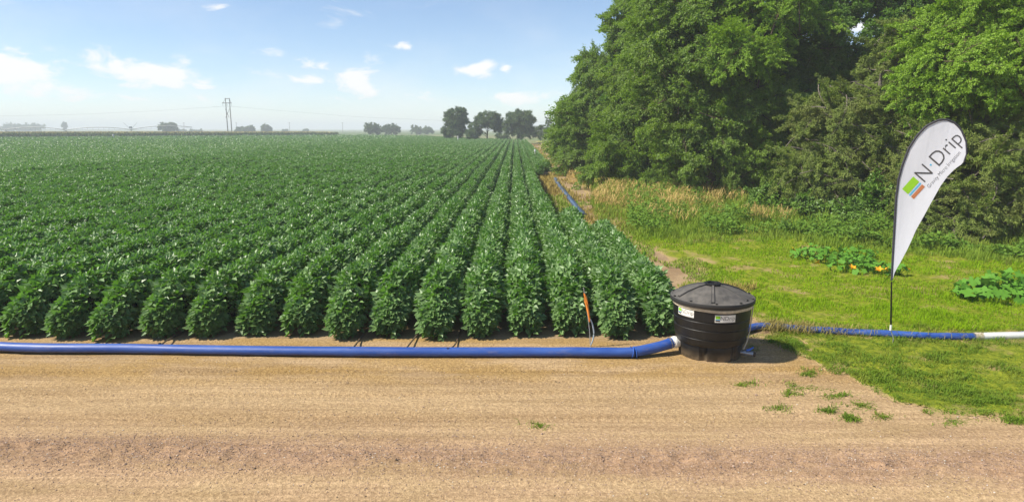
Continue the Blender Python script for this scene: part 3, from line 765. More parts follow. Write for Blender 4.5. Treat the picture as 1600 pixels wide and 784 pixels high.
far_tree('pale long grove far off behind the pivot sprinkler', [(25, 199, 900, 13, 4, 30, 'far', 2.6), (48, 199, 900, 13, 3.6, 30, 'far', 2.6), (5, 201, 900, 12, 2.6, 20, 'far', 2.4)], 67)
far_tree('lone slim tree far off behind the pivot sprinkler', [(101, 196, 800, 2.2, 4.0, 14, 'far', 1.5)], 68)
for k, (px, w_, lab) in enumerate(((285, 6, 'small hazy tree midway between the flat-topped tree and the pylon'), (307, 8, 'long low hazy clump just left of the twin-pole pylon'), (446, 4, 'tiny hazy tree right of the single round tree'), (478, 4, 'tiny hazy tree nearest the far end of the corn'))):
    far_tree(lab, [(px, 205, 700, w_ * 0.8, 2.0, 14, 'far', 1.3)], 70 + k)

# ------------------------------------------------------------------ grass
def leaf_plain(name, a, b, trans=0.25, patch=0.0, pc=None, ps=0.6):
    return leaf_material(name, a, b, b, rough=0.6, spec=0.12, trans=trans, trans_col=b, patch=patch, patch_col=pc, patch_scale=ps)
M_grass = leaf_plain('lawn_blade', (0.070, 0.175, 0.004), (0.290, 0.460, 0.006), 0.36, 0.4, (0.36, 0.38, 0.020), 0.9)
M_weedy = leaf_plain('weedy_blade', (0.045, 0.105, 0.010), (0.180, 0.285, 0.022), 0.3, 0.6, (0.38, 0.33, 0.07), 2.2)
M_tall = leaf_plain('tall_blade', (0.080, 0.165, 0.014), (0.250, 0.360, 0.036), 0.3, 0.5, (0.36, 0.32, 0.08), 0.5)
M_tan = leaf_plain('dry_blade', (0.42, 0.29, 0.085), (0.68, 0.50, 0.19), 0.35)

def ground_points(n, x0, x1, y0, y1, seed, ok):
    """n random points of the ground, thinning with distance, kept where ok(x, y) says so."""
    r = np.random.default_rng(seed)
    P = np.array([at(px, py) for px, py in zip(r.uniform(x0, x1, n), r.uniform(y0, y1, n))])
    k = ok(P[:, 0], P[:, 1]); return P[k], r
def stuff_blades(name, label, P, Hh, W, lean, tint, mat, r, z=None):
    n = len(P); z = np.zeros(n) if z is None else z
    V, F = blades(np.stack([P[:, 0], P[:, 1], z], 1), Hh, W, lean, r.uniform(0, 6.283, n))
    return tag(link(name, make_mesh(name, V, F, mat, tint=np.repeat(np.clip(tint, 0, 1), 5))), label, kind='stuff')

# mown lawn, bright and short
SQUASH = (at(1315, 414), at(1555, 462))
def lawn_ok(x, y):
    c = fbm(x * 1.1, y * 1.1, 91); return (grass_amount(x, y) > 0.02) & (c * 0.6 + 0.4 * fbm(x * 4, y * 4, 93) + 0.12 * np.clip(grass_amount(x, y), 0, 1) > 0.50) & (y > 11.0)
P, r = ground_points(120000, 985, 1720, 372, 540, 81, lawn_ok)
t = -0.35 + 1.7 * (0.55 * fbm(P[:, 0] * 0.8, P[:, 1] * 0.5, 92) + 0.45 * fbm(P[:, 0] * 3.5, P[:, 1] * 3.0, 94)) + r.normal(0, 0.18, len(P)); d = P[:, 1]
stuff_blades('lawn_grass', 'bright yellow-green mown grass around the squash plants', P, r.uniform(0.03, 0.085, len(P)) * np.clip(3.2 * (0.5 * fbm(P[:, 0] * 1.7, P[:, 1] * 1.4, 111) + 0.5 * fbm(P[:, 0] * 6, P[:, 1] * 5, 112)) - 0.6, 0.35, 2.2), np.maximum(0.006, d * 0.0007), r.uniform(0.2, 1.0, len(P)), t, M_grass, r, lawn_height(P[:, 0], P[:, 1]) - 0.01)
# rougher weedy grass in front of the blue pipe and in tufts on the dirt
TUFTS = [(1262, 607, 22, 6), (1230, 616, 8, 4), (1290, 642, 9, 2), (1168, 600, 8, 3), (842, 664, 3, 1), (1268, 580, 14, 6), (1345, 636, 12, 3), (1385, 650, 6, 3), (1210, 640, 9, 3), (1325, 655, 8, 3), (1590, 655, 18, 5), (1490, 626, 40, 9), (1440, 622, 22, 6), (1540, 630, 26, 7), (1180, 545, 6, 3), (1205, 533, 18, 4), (1240, 540, 18, 5), (1500, 660, 8, 3), (1305, 618, 14, 4)]
def rough_ok(x, y):
    c = fbm(x * 1.6, y * 1.6, 95); return (grass_amount(x, y) > -0.06) & (c + 0.35 * np.clip(grass_amount(x, y), 0, 1) > 0.42) & (y < 11.3)
P, r = ground_points(76000, 1160, 1760, 505, 690, 82, rough_ok)
Q = []
for (px, py, w_, h_) in TUFTS:
    for _ in range(int(w_ / 2) + 2):
        cx, cy = px + r.normal(0, w_ * 0.65), py + r.normal(0, h_ * 0.6); sw = abs(r.normal(0, 5)) + 2
        for _ in range(int(sw * 9)): Q.append(at(cx + r.normal(0, sw), cy + r.normal(0, sw * 0.28)))
P = np.concatenate([P, np.array(Q)]); 
t = 0.1 + 0.8 * fbm(P[:, 0] * 1.3, P[:, 1] * 1.3, 96) + r.normal(0, 0.2, len(P))
clump = 0.6 * fbm(P[:, 0] * 2.6, P[:, 1] * 2.6, 97) + 0.4 * fbm(P[:, 0] * 9, P[:, 1] * 9, 106)
stuff_blades('rough_grass', 'rough weedy grass creeping over the edge of the dirt road', P, r.uniform(0.02, 0.09, len(P)) * np.clip(0.30 + 7.0 * np.clip(clump - 0.36, 0, 1) ** 1.5, 0, 2.3), np.full(len(P), 0.0085), r.uniform(0.4, 1.5, len(P)), t, M_weedy, r, np.where(grass_amount(P[:, 0], P[:, 1]) > 0, lawn_height(P[:, 0], P[:, 1]), road_height(P[:, 0], P[:, 1])) - 0.01)

NEAR_L = np.array([(860, 262), (930, 345), (1000, 378), (1080, 380), (1150, 375), (1230, 378), (1300, 388), (1400, 402), (1500, 406), (1620, 420), (1780, 440)], float)
FAR_L = np.array([(860, 240), (890, 272), (930, 292), (1000, 302), (1100, 308), (1200, 315), (1300, 325), (1400, 335), (1500, 345), (1620, 360), (1780, 370)], float)
def strip(n, x0, x1, seed, a=0.0, b=1.0):
    r = np.random.default_rng(seed); px = r.uniform(x0, x1, n); f = r.uniform(a, b, n)
    yn = np.interp(px, NEAR_L[:, 0], NEAR_L[:, 1]) + 16 * (fbm(px * 0.018, px * 0, 109) - 0.5) + 8 * (fbm(px * 0.08, px * 0, 110) - 0.5); yf = np.interp(px, FAR_L[:, 0], FAR_L[:, 1])
    return np.array([at(x, y) for x, y in zip(px, yf + (yn - yf) * f)]), f, px, r
P, f, px, r = strip(36000, 925, 1770, 83)
cl = 0.6 * fbm(P[:, 0] * 1.1, P[:, 1] * 1.1, 98) + 0.4 * fbm(P[:, 0] * 3.5, P[:, 1] * 3, 108)
hh = (0.80 - 0.58 * f) * np.clip(2.6 * cl - 0.45, 0.2, 1.6) * r.uniform(0.6, 1.15, len(P))
stuff_blades('tall_grass', 'tall unmown grass in a band along the foot of the trees', P, hh, P[:, 1] * 0.0008, r.uniform(0.15, 0.8, len(P)), 0.2 + 0.6 * cl + r.normal(0, 0.2, len(P)), M_tall, r)
P, f, px, r = strip(24000, 880, 1260, 84, 0.0, 0.62)
c1 = fbm(P[:, 0] * 0.55, P[:, 1] * 0.45, 99, 3); c2 = fbm(P[:, 0] * 2.2, P[:, 1] * 1.6, 105, 3)
k = c1 * 0.6 + c2 * 0.6 + r.normal(0, 0.05, len(P)) - 0.10 * f > np.interp(px, [880, 960, 1190, 1260], [0.65, 0.62, 0.65, 0.80]); P, f, c2 = P[k], f[k], c2[k]
z0 = r.uniform(0.12, 0.60, len(P)) * (0.55 + 0.9 * c2) * (1 - 0.45 * f)
stuff_blades('dry_grass', 'tan dry seed heads standing above the green grass', P, r.uniform(0.10, 0.30, len(P)), P[:, 1] * 0.00075, r.uniform(0.4, 1.8, len(P)), r.random(len(P)), M_tan, r, z0)
P, f, px, r = strip(5000, 1440, 1770, 85, 0.0, 0.4)
k = fbm(P[:, 0] * 1.2, P[:, 1] * 1.2, 101) > 0.50; P = P[k]
stuff_blades('dead_stems', 'brown dead stalks under the wide low cedar', P, r.uniform(0.2, 0.5, len(P)), P[:, 1] * 0.0010, r.uniform(0.3, 1.1, len(P)), r.random(len(P)) * 0.5, M_tan, r, r.uniform(0.05, 0.4, len(P)))
P, f, px, r = strip(30000, 980, 1770, 87, 0.05, 0.85)
c1 = fbm(P[:, 0] * 0.9, P[:, 1] * 0.8, 107, 3); k = c1 * np.interp(px, [980, 1180, 1260, 1770], [0.80, 0.92, 1.05, 1.0]) > 0.49; P, f, c1 = P[k], f[k], c1[k]
n = len(P); hh = (0.85 - 0.55 * f) * np.clip((c1 - 0.40) * 4.5, 0.2, 1.2); Q = np.stack([P[:, 0], P[:, 1], hh * r.uniform(0.15, 1.0, n)], 1)
V, F, kk = leaves(Q, r.normal(0, 1, (n, 3)) * np.array([1, 1, 0.6]), unit(np.array([-0.2, -0.3, 1.0]) + r.normal(0, 0.45, (n, 3))), r.uniform(0.09, 0.20, n), r.uniform(0.05, 0.10, n), 0.15, 2)
tag(link('weeds', make_mesh('weeds', V, F, leaf_plain('weed_leaf', (0.045, 0.110, 0.014), (0.160, 0.280, 0.034), 0.3), tint=np.repeat(np.clip(c1 + r.normal(0, 0.25, n), 0, 1), kk))), 'broad-leaved weeds mixed into the tall grass by the trees', kind='stuff')
# grass of the track between the crop and the trees
def verge(n, seed):
    r = np.random.default_rng(seed); y = 1 / r.uniform(1 / 150, 1 / 13, n); x0 = np.interp(y, [13, 19, 22, 46, 52, 150], [2.9, 2.8, 1.35, 1.35, 2.9, 3.6]); x = x0 + r.random(n) ** 1.1 * np.interp(y, [13, 22, 40, 60, 150], [2.2, 4.6, 4.0, 3.0, 9])
    k = fbm(x * 0.9, y * 0.45, 103) + 0.25 * ((x < 2.9) & (y < 50)) > 0.46; return np.stack([x[k], y[k]], 1), r
P, r = verge(34000, 86)
dry = fbm(P[:, 0] * 0.5, P[:, 1] * 0.15, 104)
k = (dry < 0.52) & ~((P[:, 1] > 60) & (r.random(len(P)) < 0.6))
stuff_blades('track_grass', 'green grass on the track between the crop and the trees', P[k], r.uniform(0.05, 0.12, k.sum()) * np.interp(P[k][:, 1], [14, 40], [0.7, 2.2]), np.maximum(0.010, P[k][:, 1] * 0.0011), r.uniform(0.2, 0.9, k.sum()), r.uniform(0.2, 1, k.sum()), M_tall, r)
stuff_blades('yellow_grass', 'yellowed grass on the track between the crop and the trees', P[~k], r.uniform(0.06, 0.28, (~k).sum()), np.maximum(0.010, P[~k][:, 1] * 0.0012), r.uniform(0.2, 0.9, (~k).sum()), r.uniform(0.2, 1, (~k).sum()), leaf_plain('yellow_blade', (0.20, 0.17, 0.04), (0.42, 0.33, 0.09)), r)

# single tall weeds that stand out of the grass
def tall_weed(label, px, py, h, seed):
    r = np.random.default_rng(seed); x, y = at(px, py)
    t = empty('tall_weed', (x, y, 0), label=label, cat='weed', group='tall weeds in the grass by the trees')
    b = MB(); b.tube([(0, 0, -0.05), (0.03, 0, h * 0.5), (0.05, 0.02, h)], [0.014, 0.010, 0.004], 5); b.obj('stem', M_vine, t)
    n = int(90 * h); u = r.uniform(0.1, 1.0, n); a = r.uniform(0, 6.28, n)
    P = np.stack([0.04 * u + np.cos(a) * 0.03, np.sin(a) * 0.03, u * h], 1); D = np.stack([np.cos(a), np.sin(a), r.uniform(-0.3, 0.5, n)], 1)
    V, F, k = leaves(P, D, unit(np.array([0, 0, 1.0]) + r.normal(0, 0.3, (n, 3))), 0.24 * (1.1 - 0.7 * u), 0.075 * (1.1 - 0.6 * u), 0.15, 4)
    link('foliage', make_mesh('weed_foliage', V, F, M_vine, tint=np.repeat(r.random(n), k)), t)
for k, (px, py, h, lab) in enumerate(((1340, 383, 1.35, 'tall pale weed in front of the vine-covered shrub'), (1090, 335, 1.1, 'tall weed standing in the tan grass under the large spreading tree'), (1168, 352, 1.0, 'leafy weed at the end of the tan grass near the small shrub'), (1225, 368, 0.8, 'short leafy weed on the edge of the mown grass below the light shrub'), (1130, 352, 0.75, 'bushy weed low in the tan grass, between the two taller weeds'))):
    tall_weed(lab, px, py, h, 300 + k)

# ------------------------------------------------------------------ squash plants
M_squash = leaf_material('squash_leaf', (0.044, 0.160, 0.010), (0.135, 0.315, 0.032), (0.15, 0.26, 0.08), rough=0.65, spec=0.2, trans=0.25, trans_col=(0.14, 0.30, 0.03))
M_petal = plain('squash_petal', (0.72, 0.36, 0.015), 0.6, 0.2)
M_yleaf = plain('yellow_leaf', (0.46, 0.42, 0.05), 0.6, 0.2)
def squash_leaf_mesh(seed, mat=None):
    """A lobed leaf blade on a leaning stalk."""
    r = np.random.default_rng(seed); V, F = [(0, 0, 0)], []
    k = 15
    for j in range(k):
        a = -math.pi * 0.88 + 2 * math.pi * 0.88 * j / (k - 1)
        lobe = 0.80 + 0.20 * math.cos(5 * a) + r.normal(0, 0.04)
        rr = 0.13 * lobe * (1.12 if abs(a) < 0.4 else 1)
        V.append((rr * math.cos(a) + 0.02, rr * math.sin(a), 0.028 * (rr / 0.13) ** 2 - 0.03 * abs(math.cos(2.5 * a)) + r.normal(0, 0.006) - 0.015 * math.cos(a)))
    F = [(0, j + 1, j + 2) for j in range(k - 1)]
    return make_mesh('squash_leaf', V, F, mat or M_squash, tint=np.full(len(V), r.uniform(0.2, 0.9)), smooth=True)
SQ_LEAF = [squash_leaf_mesh(400 + i) for i in range(6)]
def petal_mesh():
    b = MB(); V = [(0, 0, 0)]; F = []
    for j in range(10):
        a = 2 * math.pi * j / 10; rr = 0.085 if j % 2 == 0 else 0.045
        V.append((rr * math.cos(a), rr * math.sin(a), 0.05 if j % 2 == 0 else 0.035))
    F = [(0, 1 + j, 1 + (j + 1) % 10) for j in range(10)]
    b.add(V, F); b.tube([(0, 0, -0.03), (0, 0, 0.035)], [0.008, 0.012], 5)
    return b.mesh('squash_flower', M_petal)
PETAL = petal_mesh()
def squash(label, pts, n, hmax, leaf, flowers, seed, extra=()):
    """pts: (px, py, radius m) heaps of leaves on the ground."""
    r = np.random.default_rng(seed)
    G = [(*at(px, py), rad) for px, py, rad in pts]; bx, by = G[0][0], G[0][1]
    t = empty('squash_plant', (bx, by, 0), label=label, cat='squash plant', group='squash plants on the mown grass')
    st = MB()
    wts = np.array([q[2] ** 2 for q in G]); wts /= wts.sum()
    for i in range(n):
        x0, y0, rad = G[int(r.choice(len(G), p=wts))]
        q = math.sqrt(r.random()); a = r.uniform(0, 6.28); x, y = x0 + q * rad * math.cos(a), y0 + q * rad * 0.8 * math.sin(a)
        z = hmax * (0.35 + 0.65 * math.sqrt(max(0, 1 - q * q))) * r.uniform(0.55, 1.05)
        nrm = Vector((math.cos(a) * q * 0.7 + r.normal(0, 0.42), math.sin(a) * q * 0.7 - 0.15 + r.normal(0, 0.42), 1)).normalized()
        rot = nrm.to_track_quat('Z', 'Y') @ Matrix.Rotation(r.uniform(0, 6.28), 4, 'Z').to_quaternion()
        o = bpy.data.objects.new('leaf', SQ_LEAF[int(r.integers(6))]); COL.objects.link(o); o.parent = t
        o.location = (x - bx, y - by, z); o.rotation_mode = 'QUATERNION'; o.rotation_quaternion = rot; s = leaf / 0.26 * r.uniform(0.7, 1.2); o.scale = (s, s, s)
        st.tube([(x - bx, y - by, z), (x - bx - 0.05 * math.cos(a), y - by - 0.05 * math.sin(a), z * 0.5), (x - bx - 0.12 * math.cos(a), y - by - 0.1 * math.sin(a), 0.0)], 0.007, 4, cap=False)
    tag(st.obj('stem', M_vine, t), kind='stuff')
    for (px, py, z) in flowers:
        x, y = at(px, py, z); o = link('flower', PETAL, t, (x - bx, y - by, z), (R(r.uniform(20, 50)), R(r.uniform(-20, 20)), r.uniform(0, 6)), 1.15)
    for (px, py, z) in extra:
        x, y = at(px, py, z); o = link('leaf', squash_leaf_mesh(499, M_yleaf), t, (x - bx, y - by, z), (R(45), 0, 1.0), leaf / 0.26); o['label'] = 'withered yellow leaf'
squash('sprawling squash plant with yellow-orange flowers, beside the flag pole', [(1290, 408, 0.85), (1265, 402, 0.5), (1335, 404, 0.6), (1325, 424, 0.6), (1365, 428, 0.55), (1350, 418, 0.5), (1405, 432, 0.22)], 280, 0.34, 0.165, [(1279, 411, 0.3), (1331, 419, 0.28), (1373, 422, 0.22), (1386, 422, 0.18), (1239, 391, 0.15), (1417, 422, 0.15)], 401, [(1412, 434, 0.08)])
squash('large-leaved squash plant without open flowers, by the end of the white pipe', [(1545, 470, 0.6), (1585, 466, 0.62), (1515, 468, 0.35), (1630, 468, 0.6), (1570, 455, 0.5)], 135, 0.42, 0.26, [], 402)

# ------------------------------------------------------------------ water tank
def black_build(n):
    p = pos(n); st = n.noise(n.vscale(p, (14, 14, 1.2)), 1.0, 5, 0.65); f = n.noise(p, 6, 5, 0.6)
    s_ = n.new('ShaderNodeSeparateXYZ'); n.l.new(p, s_.inputs[0])
    c = n.mix(n.math('MULTIPLY', n.ramp(st, 0.50, 0.78), n.ramp(f, 0.35, 0.65, 0.1, 0.6)), (0.009, 0.0088, 0.0086), (0.034, 0.031, 0.027))
    c = n.mix(n.math('MULTIPLY', n.ramp(s_.outputs[2], 0.16, 0.0), n.ramp(f, 0.3, 0.6, 0.25, 0.8)), c, (0.20, 0.15, 0.095))
    return principled(n, c, n.ramp(f, 0.3, 0.7, 0.34, 0.52), 0.34, normal=bump(n, n.noise(p, 45, 3), 0.08, 0.01))
M_black = material('black_polyethylene', black_build)
def lid_build(n):
    p = pos(n); f = n.noise(p, 7, 6, 0.65); u = n.new('ShaderNodeNewGeometry').outputs['Normal']
    s = n.new('ShaderNodeSeparateXYZ'); n.l.new(u, s.inputs[0])
    dust = n.math('MULTIPLY', n.ramp(s.outputs[2], 0.35, 0.95), n.ramp(f, 0.30, 0.66, 0.35, 1.0))
    c = n.mix(dust, (0.024, 0.023, 0.022), (0.125, 0.112, 0.096))
    return principled(n, c, 0.62, 0.4)
M_lid = material('dusty_lid', lid_build)
M_beige = plain('beige_strap', (0.50, 0.43, 0.31), 0.8, 0.2, vary=0.2)
M_white = plain('white_plastic', (0.76, 0.74, 0.68), 0.45, 0.4, vary=0.06)
M_ink = plain('grey_ink', (0.075, 0.070, 0.072), 0.6, 0.2, vary=0.03)
M_ink_green = plain('green_ink', (0.28, 0.55, 0.03), 0.6, 0.2, vary=0.03)
M_ink_blue = plain('sky_blue_ink', (0.10, 0.42, 0.66), 0.6, 0.2, vary=0.03)
M_ink_rust = plain('rust_ink', (0.46, 0.17, 0.075), 0.6, 0.2, vary=0.03)
M_steel = plain('grey_steel', (0.33, 0.33, 0.33), 0.35, 0.5, 0.8)
M_blue_paint = plain('blue_handle', (0.03, 0.12, 0.50), 0.4, 0.5)
M_tube = plain('clear_tube', (0.42, 0.39, 0.30), 0.3, 0.5)
TX, TY = 2.955, 9.93

def text_mesh(body, size, extrude=0.0, shear=0.0, spacing=1.0):
    cu = bpy.data.curves.new('text', 'FONT'); cu.body = body; cu.size = size; cu.extrude = extrude; cu.space_character = spacing; cu.resolution_u = 3; cu.offset = -size * 0.012
    ob = bpy.data.objects.new('text', cu); COL.objects.link(ob); bpy.context.view_layer.update()
    me = bpy.data.meshes.new_from_object(ob.evaluated_get(bpy.context.evaluated_depsgraph_get()))
    bpy.data.objects.remove(ob); bpy.data.curves.remove(cu)
    co = np.empty(len(me.vertices) * 3, np.float32); me.vertices.foreach_get('co', co); co = co.reshape(-1, 3)
    return me, co
def fit(co, x0, x1, y0, y1):
    lo, hi = co.min(0), co.max(0); out = co.copy()
    out[:, 0] = x0 + (co[:, 0] - lo[0]) / (hi[0] - lo[0]) * (x1 - x0); out[:, 1] = y0 + (co[:, 1] - lo[1]) / (hi[1] - lo[1]) * (y1 - y0)
    return out

def tank():
    t = empty('water_tank', (TX, TY, 0), label='black plastic water tank with domed lid standing where the blue hoses meet', cat='tank')
    K = 72
    # foot with flat recesses between its bulging panels
    prof = [(0.30, 0.0), (0.446, 0.0), (0.455, 0.015), (0.463, 0.12), (0.474, 0.205), (0.466, 0.225)]
    V, F = [], []
    for (r0, z) in prof:
        for j in range(K):
            a = 2 * math.pi * j / K; d = min(abs(((a - R(-117) - m * R(60) + math.pi) % (2 * math.pi)) - math.pi) for m in range(6))
            cut = 0.045 * max(0, 1 - (d / R(7)) ** 4); V.append(((r0 - cut) * math.cos(a), (r0 - cut) * math.sin(a), z))
    for i in range(len(prof) - 1):
        for j in range(K): F.append((i * K + j, i * K + (j + 1) % K, (i + 1) * K + (j + 1) % K, (i + 1) * K + j))
    b = MB(); b.add(V, F); b.add([(0, 0, 0.001)] + [V[j] for j in range(K)], [(0, 1 + (j + 1) % K, 1 + j) for j in range(K)]); b.obj('foot', M_black, t, True)
    body = [(0.44, 0.20), (0.485, 0.222), (0.506, 0.236), (0.514, 0.26), (0.524, 0.335), (0.517, 0.342), (0.517, 0.350), (0.532, 0.358), (0.546, 0.475), (0.538, 0.483), (0.538, 0.492), (0.550, 0.50),
            (0.557, 0.60), (0.549, 0.608), (0.549, 0.616), (0.560, 0.624), (0.563, 0.77), (0.564, 0.80), (0.565, 0.86)]
    b = MB(); b.lathe(body, K, cap=True); b.obj('body', M_black, t, True)
    lid = [(0.560, 0.825), (0.604, 0.825), (0.612, 0.835), (0.615, 0.875), (0.609, 0.892), (0.592, 0.900), (0.575, 0.897), (0.560, 0.903), (0.42, 0.972), (0.25, 1.030), (0.13, 1.055), (0.02, 1.060)]
    b = MB(); b.lathe(lid, K, cap=True); L = b.obj('lid', M_lid, t, True)
    for m in range(6):
        a = R(-105 + 60 * m); ca, sa = math.cos(a), math.sin(a); b = MB()
        secs = [(0.555, 0.905, 0.036), (0.42, 0.972, 0.030), (0.25, 1.030, 0.026), (0.12, 1.057, 0.022)]; V = []
        for (rr, z, w) in secs:
            for (s, dz) in ((-w, -0.01), (-w * 0.55, 0.020), (w * 0.55, 0.020), (w, -0.01)): V.append((rr * ca - s * sa, rr * sa + s * ca, z + dz))
        F = [(i * 4 + q, i * 4 + q + 1, i * 4 + q + 5, i * 4 + q + 4) for i in range(3) for q in range(3)] + [(0, 3, 2, 1), (12, 13, 14, 15)]
        b.add(V, F); b.obj('rib', M_lid, L)
    b = MB(); b.lathe([(0.125, 1.045), (0.128, 1.082), (0.118, 1.090), (0.085, 1.090), (0.080, 1.070), (0.002, 1.068)], 32, cap=False); b.obj('vent_collar', M_black, L, True)
    b = MB()
    for m in range(10):   # little lugs round the lid
        a = R(36 * m + 8); b.box((0.585 * math.cos(a), 0.585 * math.sin(a), 0.905), (0.022, 0.03, 0.016), rot=Matrix.Rotation(a, 3, 'Z'))
    tag(b.obj('lug', M_black, L), kind='stuff')
    # pale strap tied round the neck, sagging a little
    V, F = [], []; K2 = 64
    for j in range(K2):
        a = 2 * math.pi * j / K2; z = 0.800 - 0.014 * math.sin(a * 1.0 + 2.6) + 0.004 * math.sin(a * 5)
        for (dr, dz) in ((0.568, -0.022), (0.578, -0.020), (0.582, 0.0), (0.580, 0.020), (0.570, 0.024)): V.append((dr * math.cos(a), dr * math.sin(a), z + dz))
    for j in range(K2):
        for q in range(4): F.append((j * 5 + q, ((j + 1) % K2) * 5 + q, ((j + 1) % K2) * 5 + q + 1, j * 5 + q + 1))
    b = MB(); b.add(V, F); b.obj('strap', M_beige, t, True)
    # name stickers, wrapped round the body
    def sticker(th, zc, w, h):
        rad = 0.5615
        def wrap(u, v, lift): 
            rr = rad + (v + zc - 0.70) * 0.02 + lift; a = th + u / rad; return (rr * math.cos(a), rr * math.sin(a), zc + v)
        def patch(u0, u1, v0, v1, lift, name, m, par):
            n = 8; V = [wrap(u0 + (u1 - u0) * i / n, v, lift) for i in range(n + 1) for v in (v0, v1)]
            bb = MB(); bb.add(V, [(2 * i, 2 * i + 2, 2 * i + 3, 2 * i + 1) for i in range(n)]); return bb.obj(name, m, par)
        s = patch(-w / 2, w / 2, -h / 2, h / 2, 0.003, 'sticker', M_white, t)
        patch(-w * 0.47, -w * 0.26, -h * 0.02, h * 0.40, 0.0045, 'emblem', M_ink_green, s)
        patch(-w * 0.47, -w * 0.26, -h * 0.14, -h * 0.06, 0.0045, 'emblem', M_ink_blue, s)
        patch(-w * 0.47, -w * 0.26, -h * 0.36, -h * 0.18, 0.0045, 'emblem', M_ink, s)
        me, co = text_mesh('NDrip', 0.1); co = fit(co, -w * 0.235, w * 0.465, -h * 0.36, h * 0.34)
        me.vertices.foreach_set('co', np.array([wrap(x, y, 0.0045) for x, y, _ in co], np.float32).ravel()); me.materials.append(M_ink); me.update()
        link('lettering', me, s)
    sticker(R(-86), 0.685, 0.30, 0.108); sticker(R(-147), 0.715, 0.30, 0.108)
    # sight tube, valve, hose fitting
    a = R(-24); c, s = math.cos(a), math.sin(a)
    b = MB(); b.tube([(0.585 * c, 0.585 * s, 0.79), (0.572 * c, 0.572 * s, 0.6), (0.560 * c, 0.560 * s, 0.42), (0.535 * math.cos(R(-28)), 0.535 * math.sin(R(-28)), 0.26), (0.50 * math.cos(R(-33)), 0.50 * math.sin(R(-33)), 0.14)], 0.010, 8); b.obj('sight_tube', M_tube, t, True)
    a = R(-30); d = Vector((math.cos(a), math.sin(a), 0)); p0 = Vector((0.44 * math.cos(a), 0.44 * math.sin(a), 0.085))
    b = MB(); b.tube([p0, p0 + d * 0.06], 0.040, 14); b.tube([p0 + d * 0.061, p0 + d * 0.10], 0.048, 8); b.tube([p0 + d * 0.101, p0 + d * 0.17], 0.040, 14); b.tube([p0 + d * 0.171, p0 + d * 0.20], 0.046, 8)
    v = b.obj('valve', M_steel, t)
    b = MB(); b.tube([p0 + d * 0.201, p0 + d * 0.228], 0.034, 12); b.obj('outlet', M_black, v)
    b = MB(); q = p0 + d * 0.12; b.tube([q + Vector((0, 0, 0.03)), q + Vector((0, 0, 0.050))], 0.014, 8)
    h0 = q + Vector((0, 0, 0.052)); b.tube([h0 + Vector((-0.03, -0.01, -0.004)), h0 + Vector((0.025, -0.01, 0.010)), h0 + Vector((0.075, -0.01, 0.045))], [0.016, 0.017, 0.013], 8); b.obj('valve_handle', M_blue_paint, v, True)
    b = MB(); b.tube([p0 + Vector((-0.02, -0.02, 0.03)), p0 + Vector((0.01, -0.04, 0.07))], 0.018, 8); b.obj('tube_fitting', M_black, v)
    return t
tank()

# ------------------------------------------------------------------ hoses and pipes
def hose_build(n):
    p = pos(n); f = n.noise(n.vscale(p, (0.6, 3, 3)), 2.0, 5, 0.6); u = n.new('ShaderNodeNewGeometry').outputs['Normal']
    s = n.new('ShaderNodeSeparateXYZ'); n.l.new(p, s.inputs[0])
    c = n.mix(n.ramp(f, 0.35, 0.7), (0.016, 0.062, 0.280), (0.036, 0.100, 0.350))
    c = n.mix(n.ramp(n.noise(n.vscale(p, (1.2, 6, 6)), 3.0, 6, 0.7), 0.52, 0.75, 0, 0.30), c, (0.30, 0.24, 0.17))
    mud_shade = n.math('MULTIPLY', n.ramp(n.math('ADD', s.outputs[2], n.math('MULTIPLY', n.noise(p, 5, 4), 0.05)), 0.078, 0.050), 0.92)
    c = n.mix(mud_shade, c, (0.060, 0.044, 0.030))  # mud and the shade of the underside, both put into the colour
    return principled(n, c, n.ramp(f, 0.3, 0.7, 0.42, 0.60), 0.5, normal=bump(n, n.noise(n.vscale(p, (2, 8, 8)), 3, 4), 0.12, 0.02))
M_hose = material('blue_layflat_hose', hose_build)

M_hose_old = plain('faded_hose', (0.050, 0.080, 0.155), 0.30, 0.5, vary=0.35, scale=4)
def swept(pts, w, h, k=16, sub=10, wob=0.0, seed=0):
    """A hose: a slightly flattened round section swept along a smooth path. w, h: half width and half height."""
    pts = [Vector(p) for p in pts]; out = []
    for i in range(len(pts) - 1):
        p0, p1, p2, p3 = pts[max(i - 1, 0)], pts[i], pts[i + 1], pts[min(i + 2, len(pts) - 1)]
        for q in range(sub):
            t = q / sub; out.append(0.5 * ((2 * p1) + (p2 - p0) * t + (2 * p0 - 5 * p1 + 4 * p2 - p3) * t * t + (3 * p1 - p0 - 3 * p2 + p3) * t ** 3))
    out.append(pts[-1]); V, F = [], []; n = len(out)
    for i, p in enumerate(out):
        tg = (out[min(i + 1, n - 1)] - out[max(i - 1, 0)]).normalized(); sd = tg.cross(Vector((0, 0, 1))).normalized(); up = sd.cross(tg)
        wv = 1 + wob * (float(vnoise(np.array([i * 0.23]), np.array([seed * 9.1]), 3)[0]) - 0.5)
        for j in range(k):
            a = 2 * math.pi * j / k; V.append(p + sd * math.cos(a) * w * (2 - wv) + up * math.sin(a) * h * wv)
    for i in range(n - 1):
        for j in range(k): F.append((i * k + j, i * k + (j + 1) % k, (i + 1) * k + (j + 1) % k, (i + 1) * k + j))
    F += [tuple(range(k))[::-1], tuple((n - 1) * k + j for j in range(k))]
    return V, F
def hose_obj(name, parent, pts, w, h, mat, **kw):
    b = MB(); b.add(*swept(pts, w, h, **kw)); return b.obj(name, mat, parent, True)
def gp(px, py, z): return (*at(px, py, z), z)

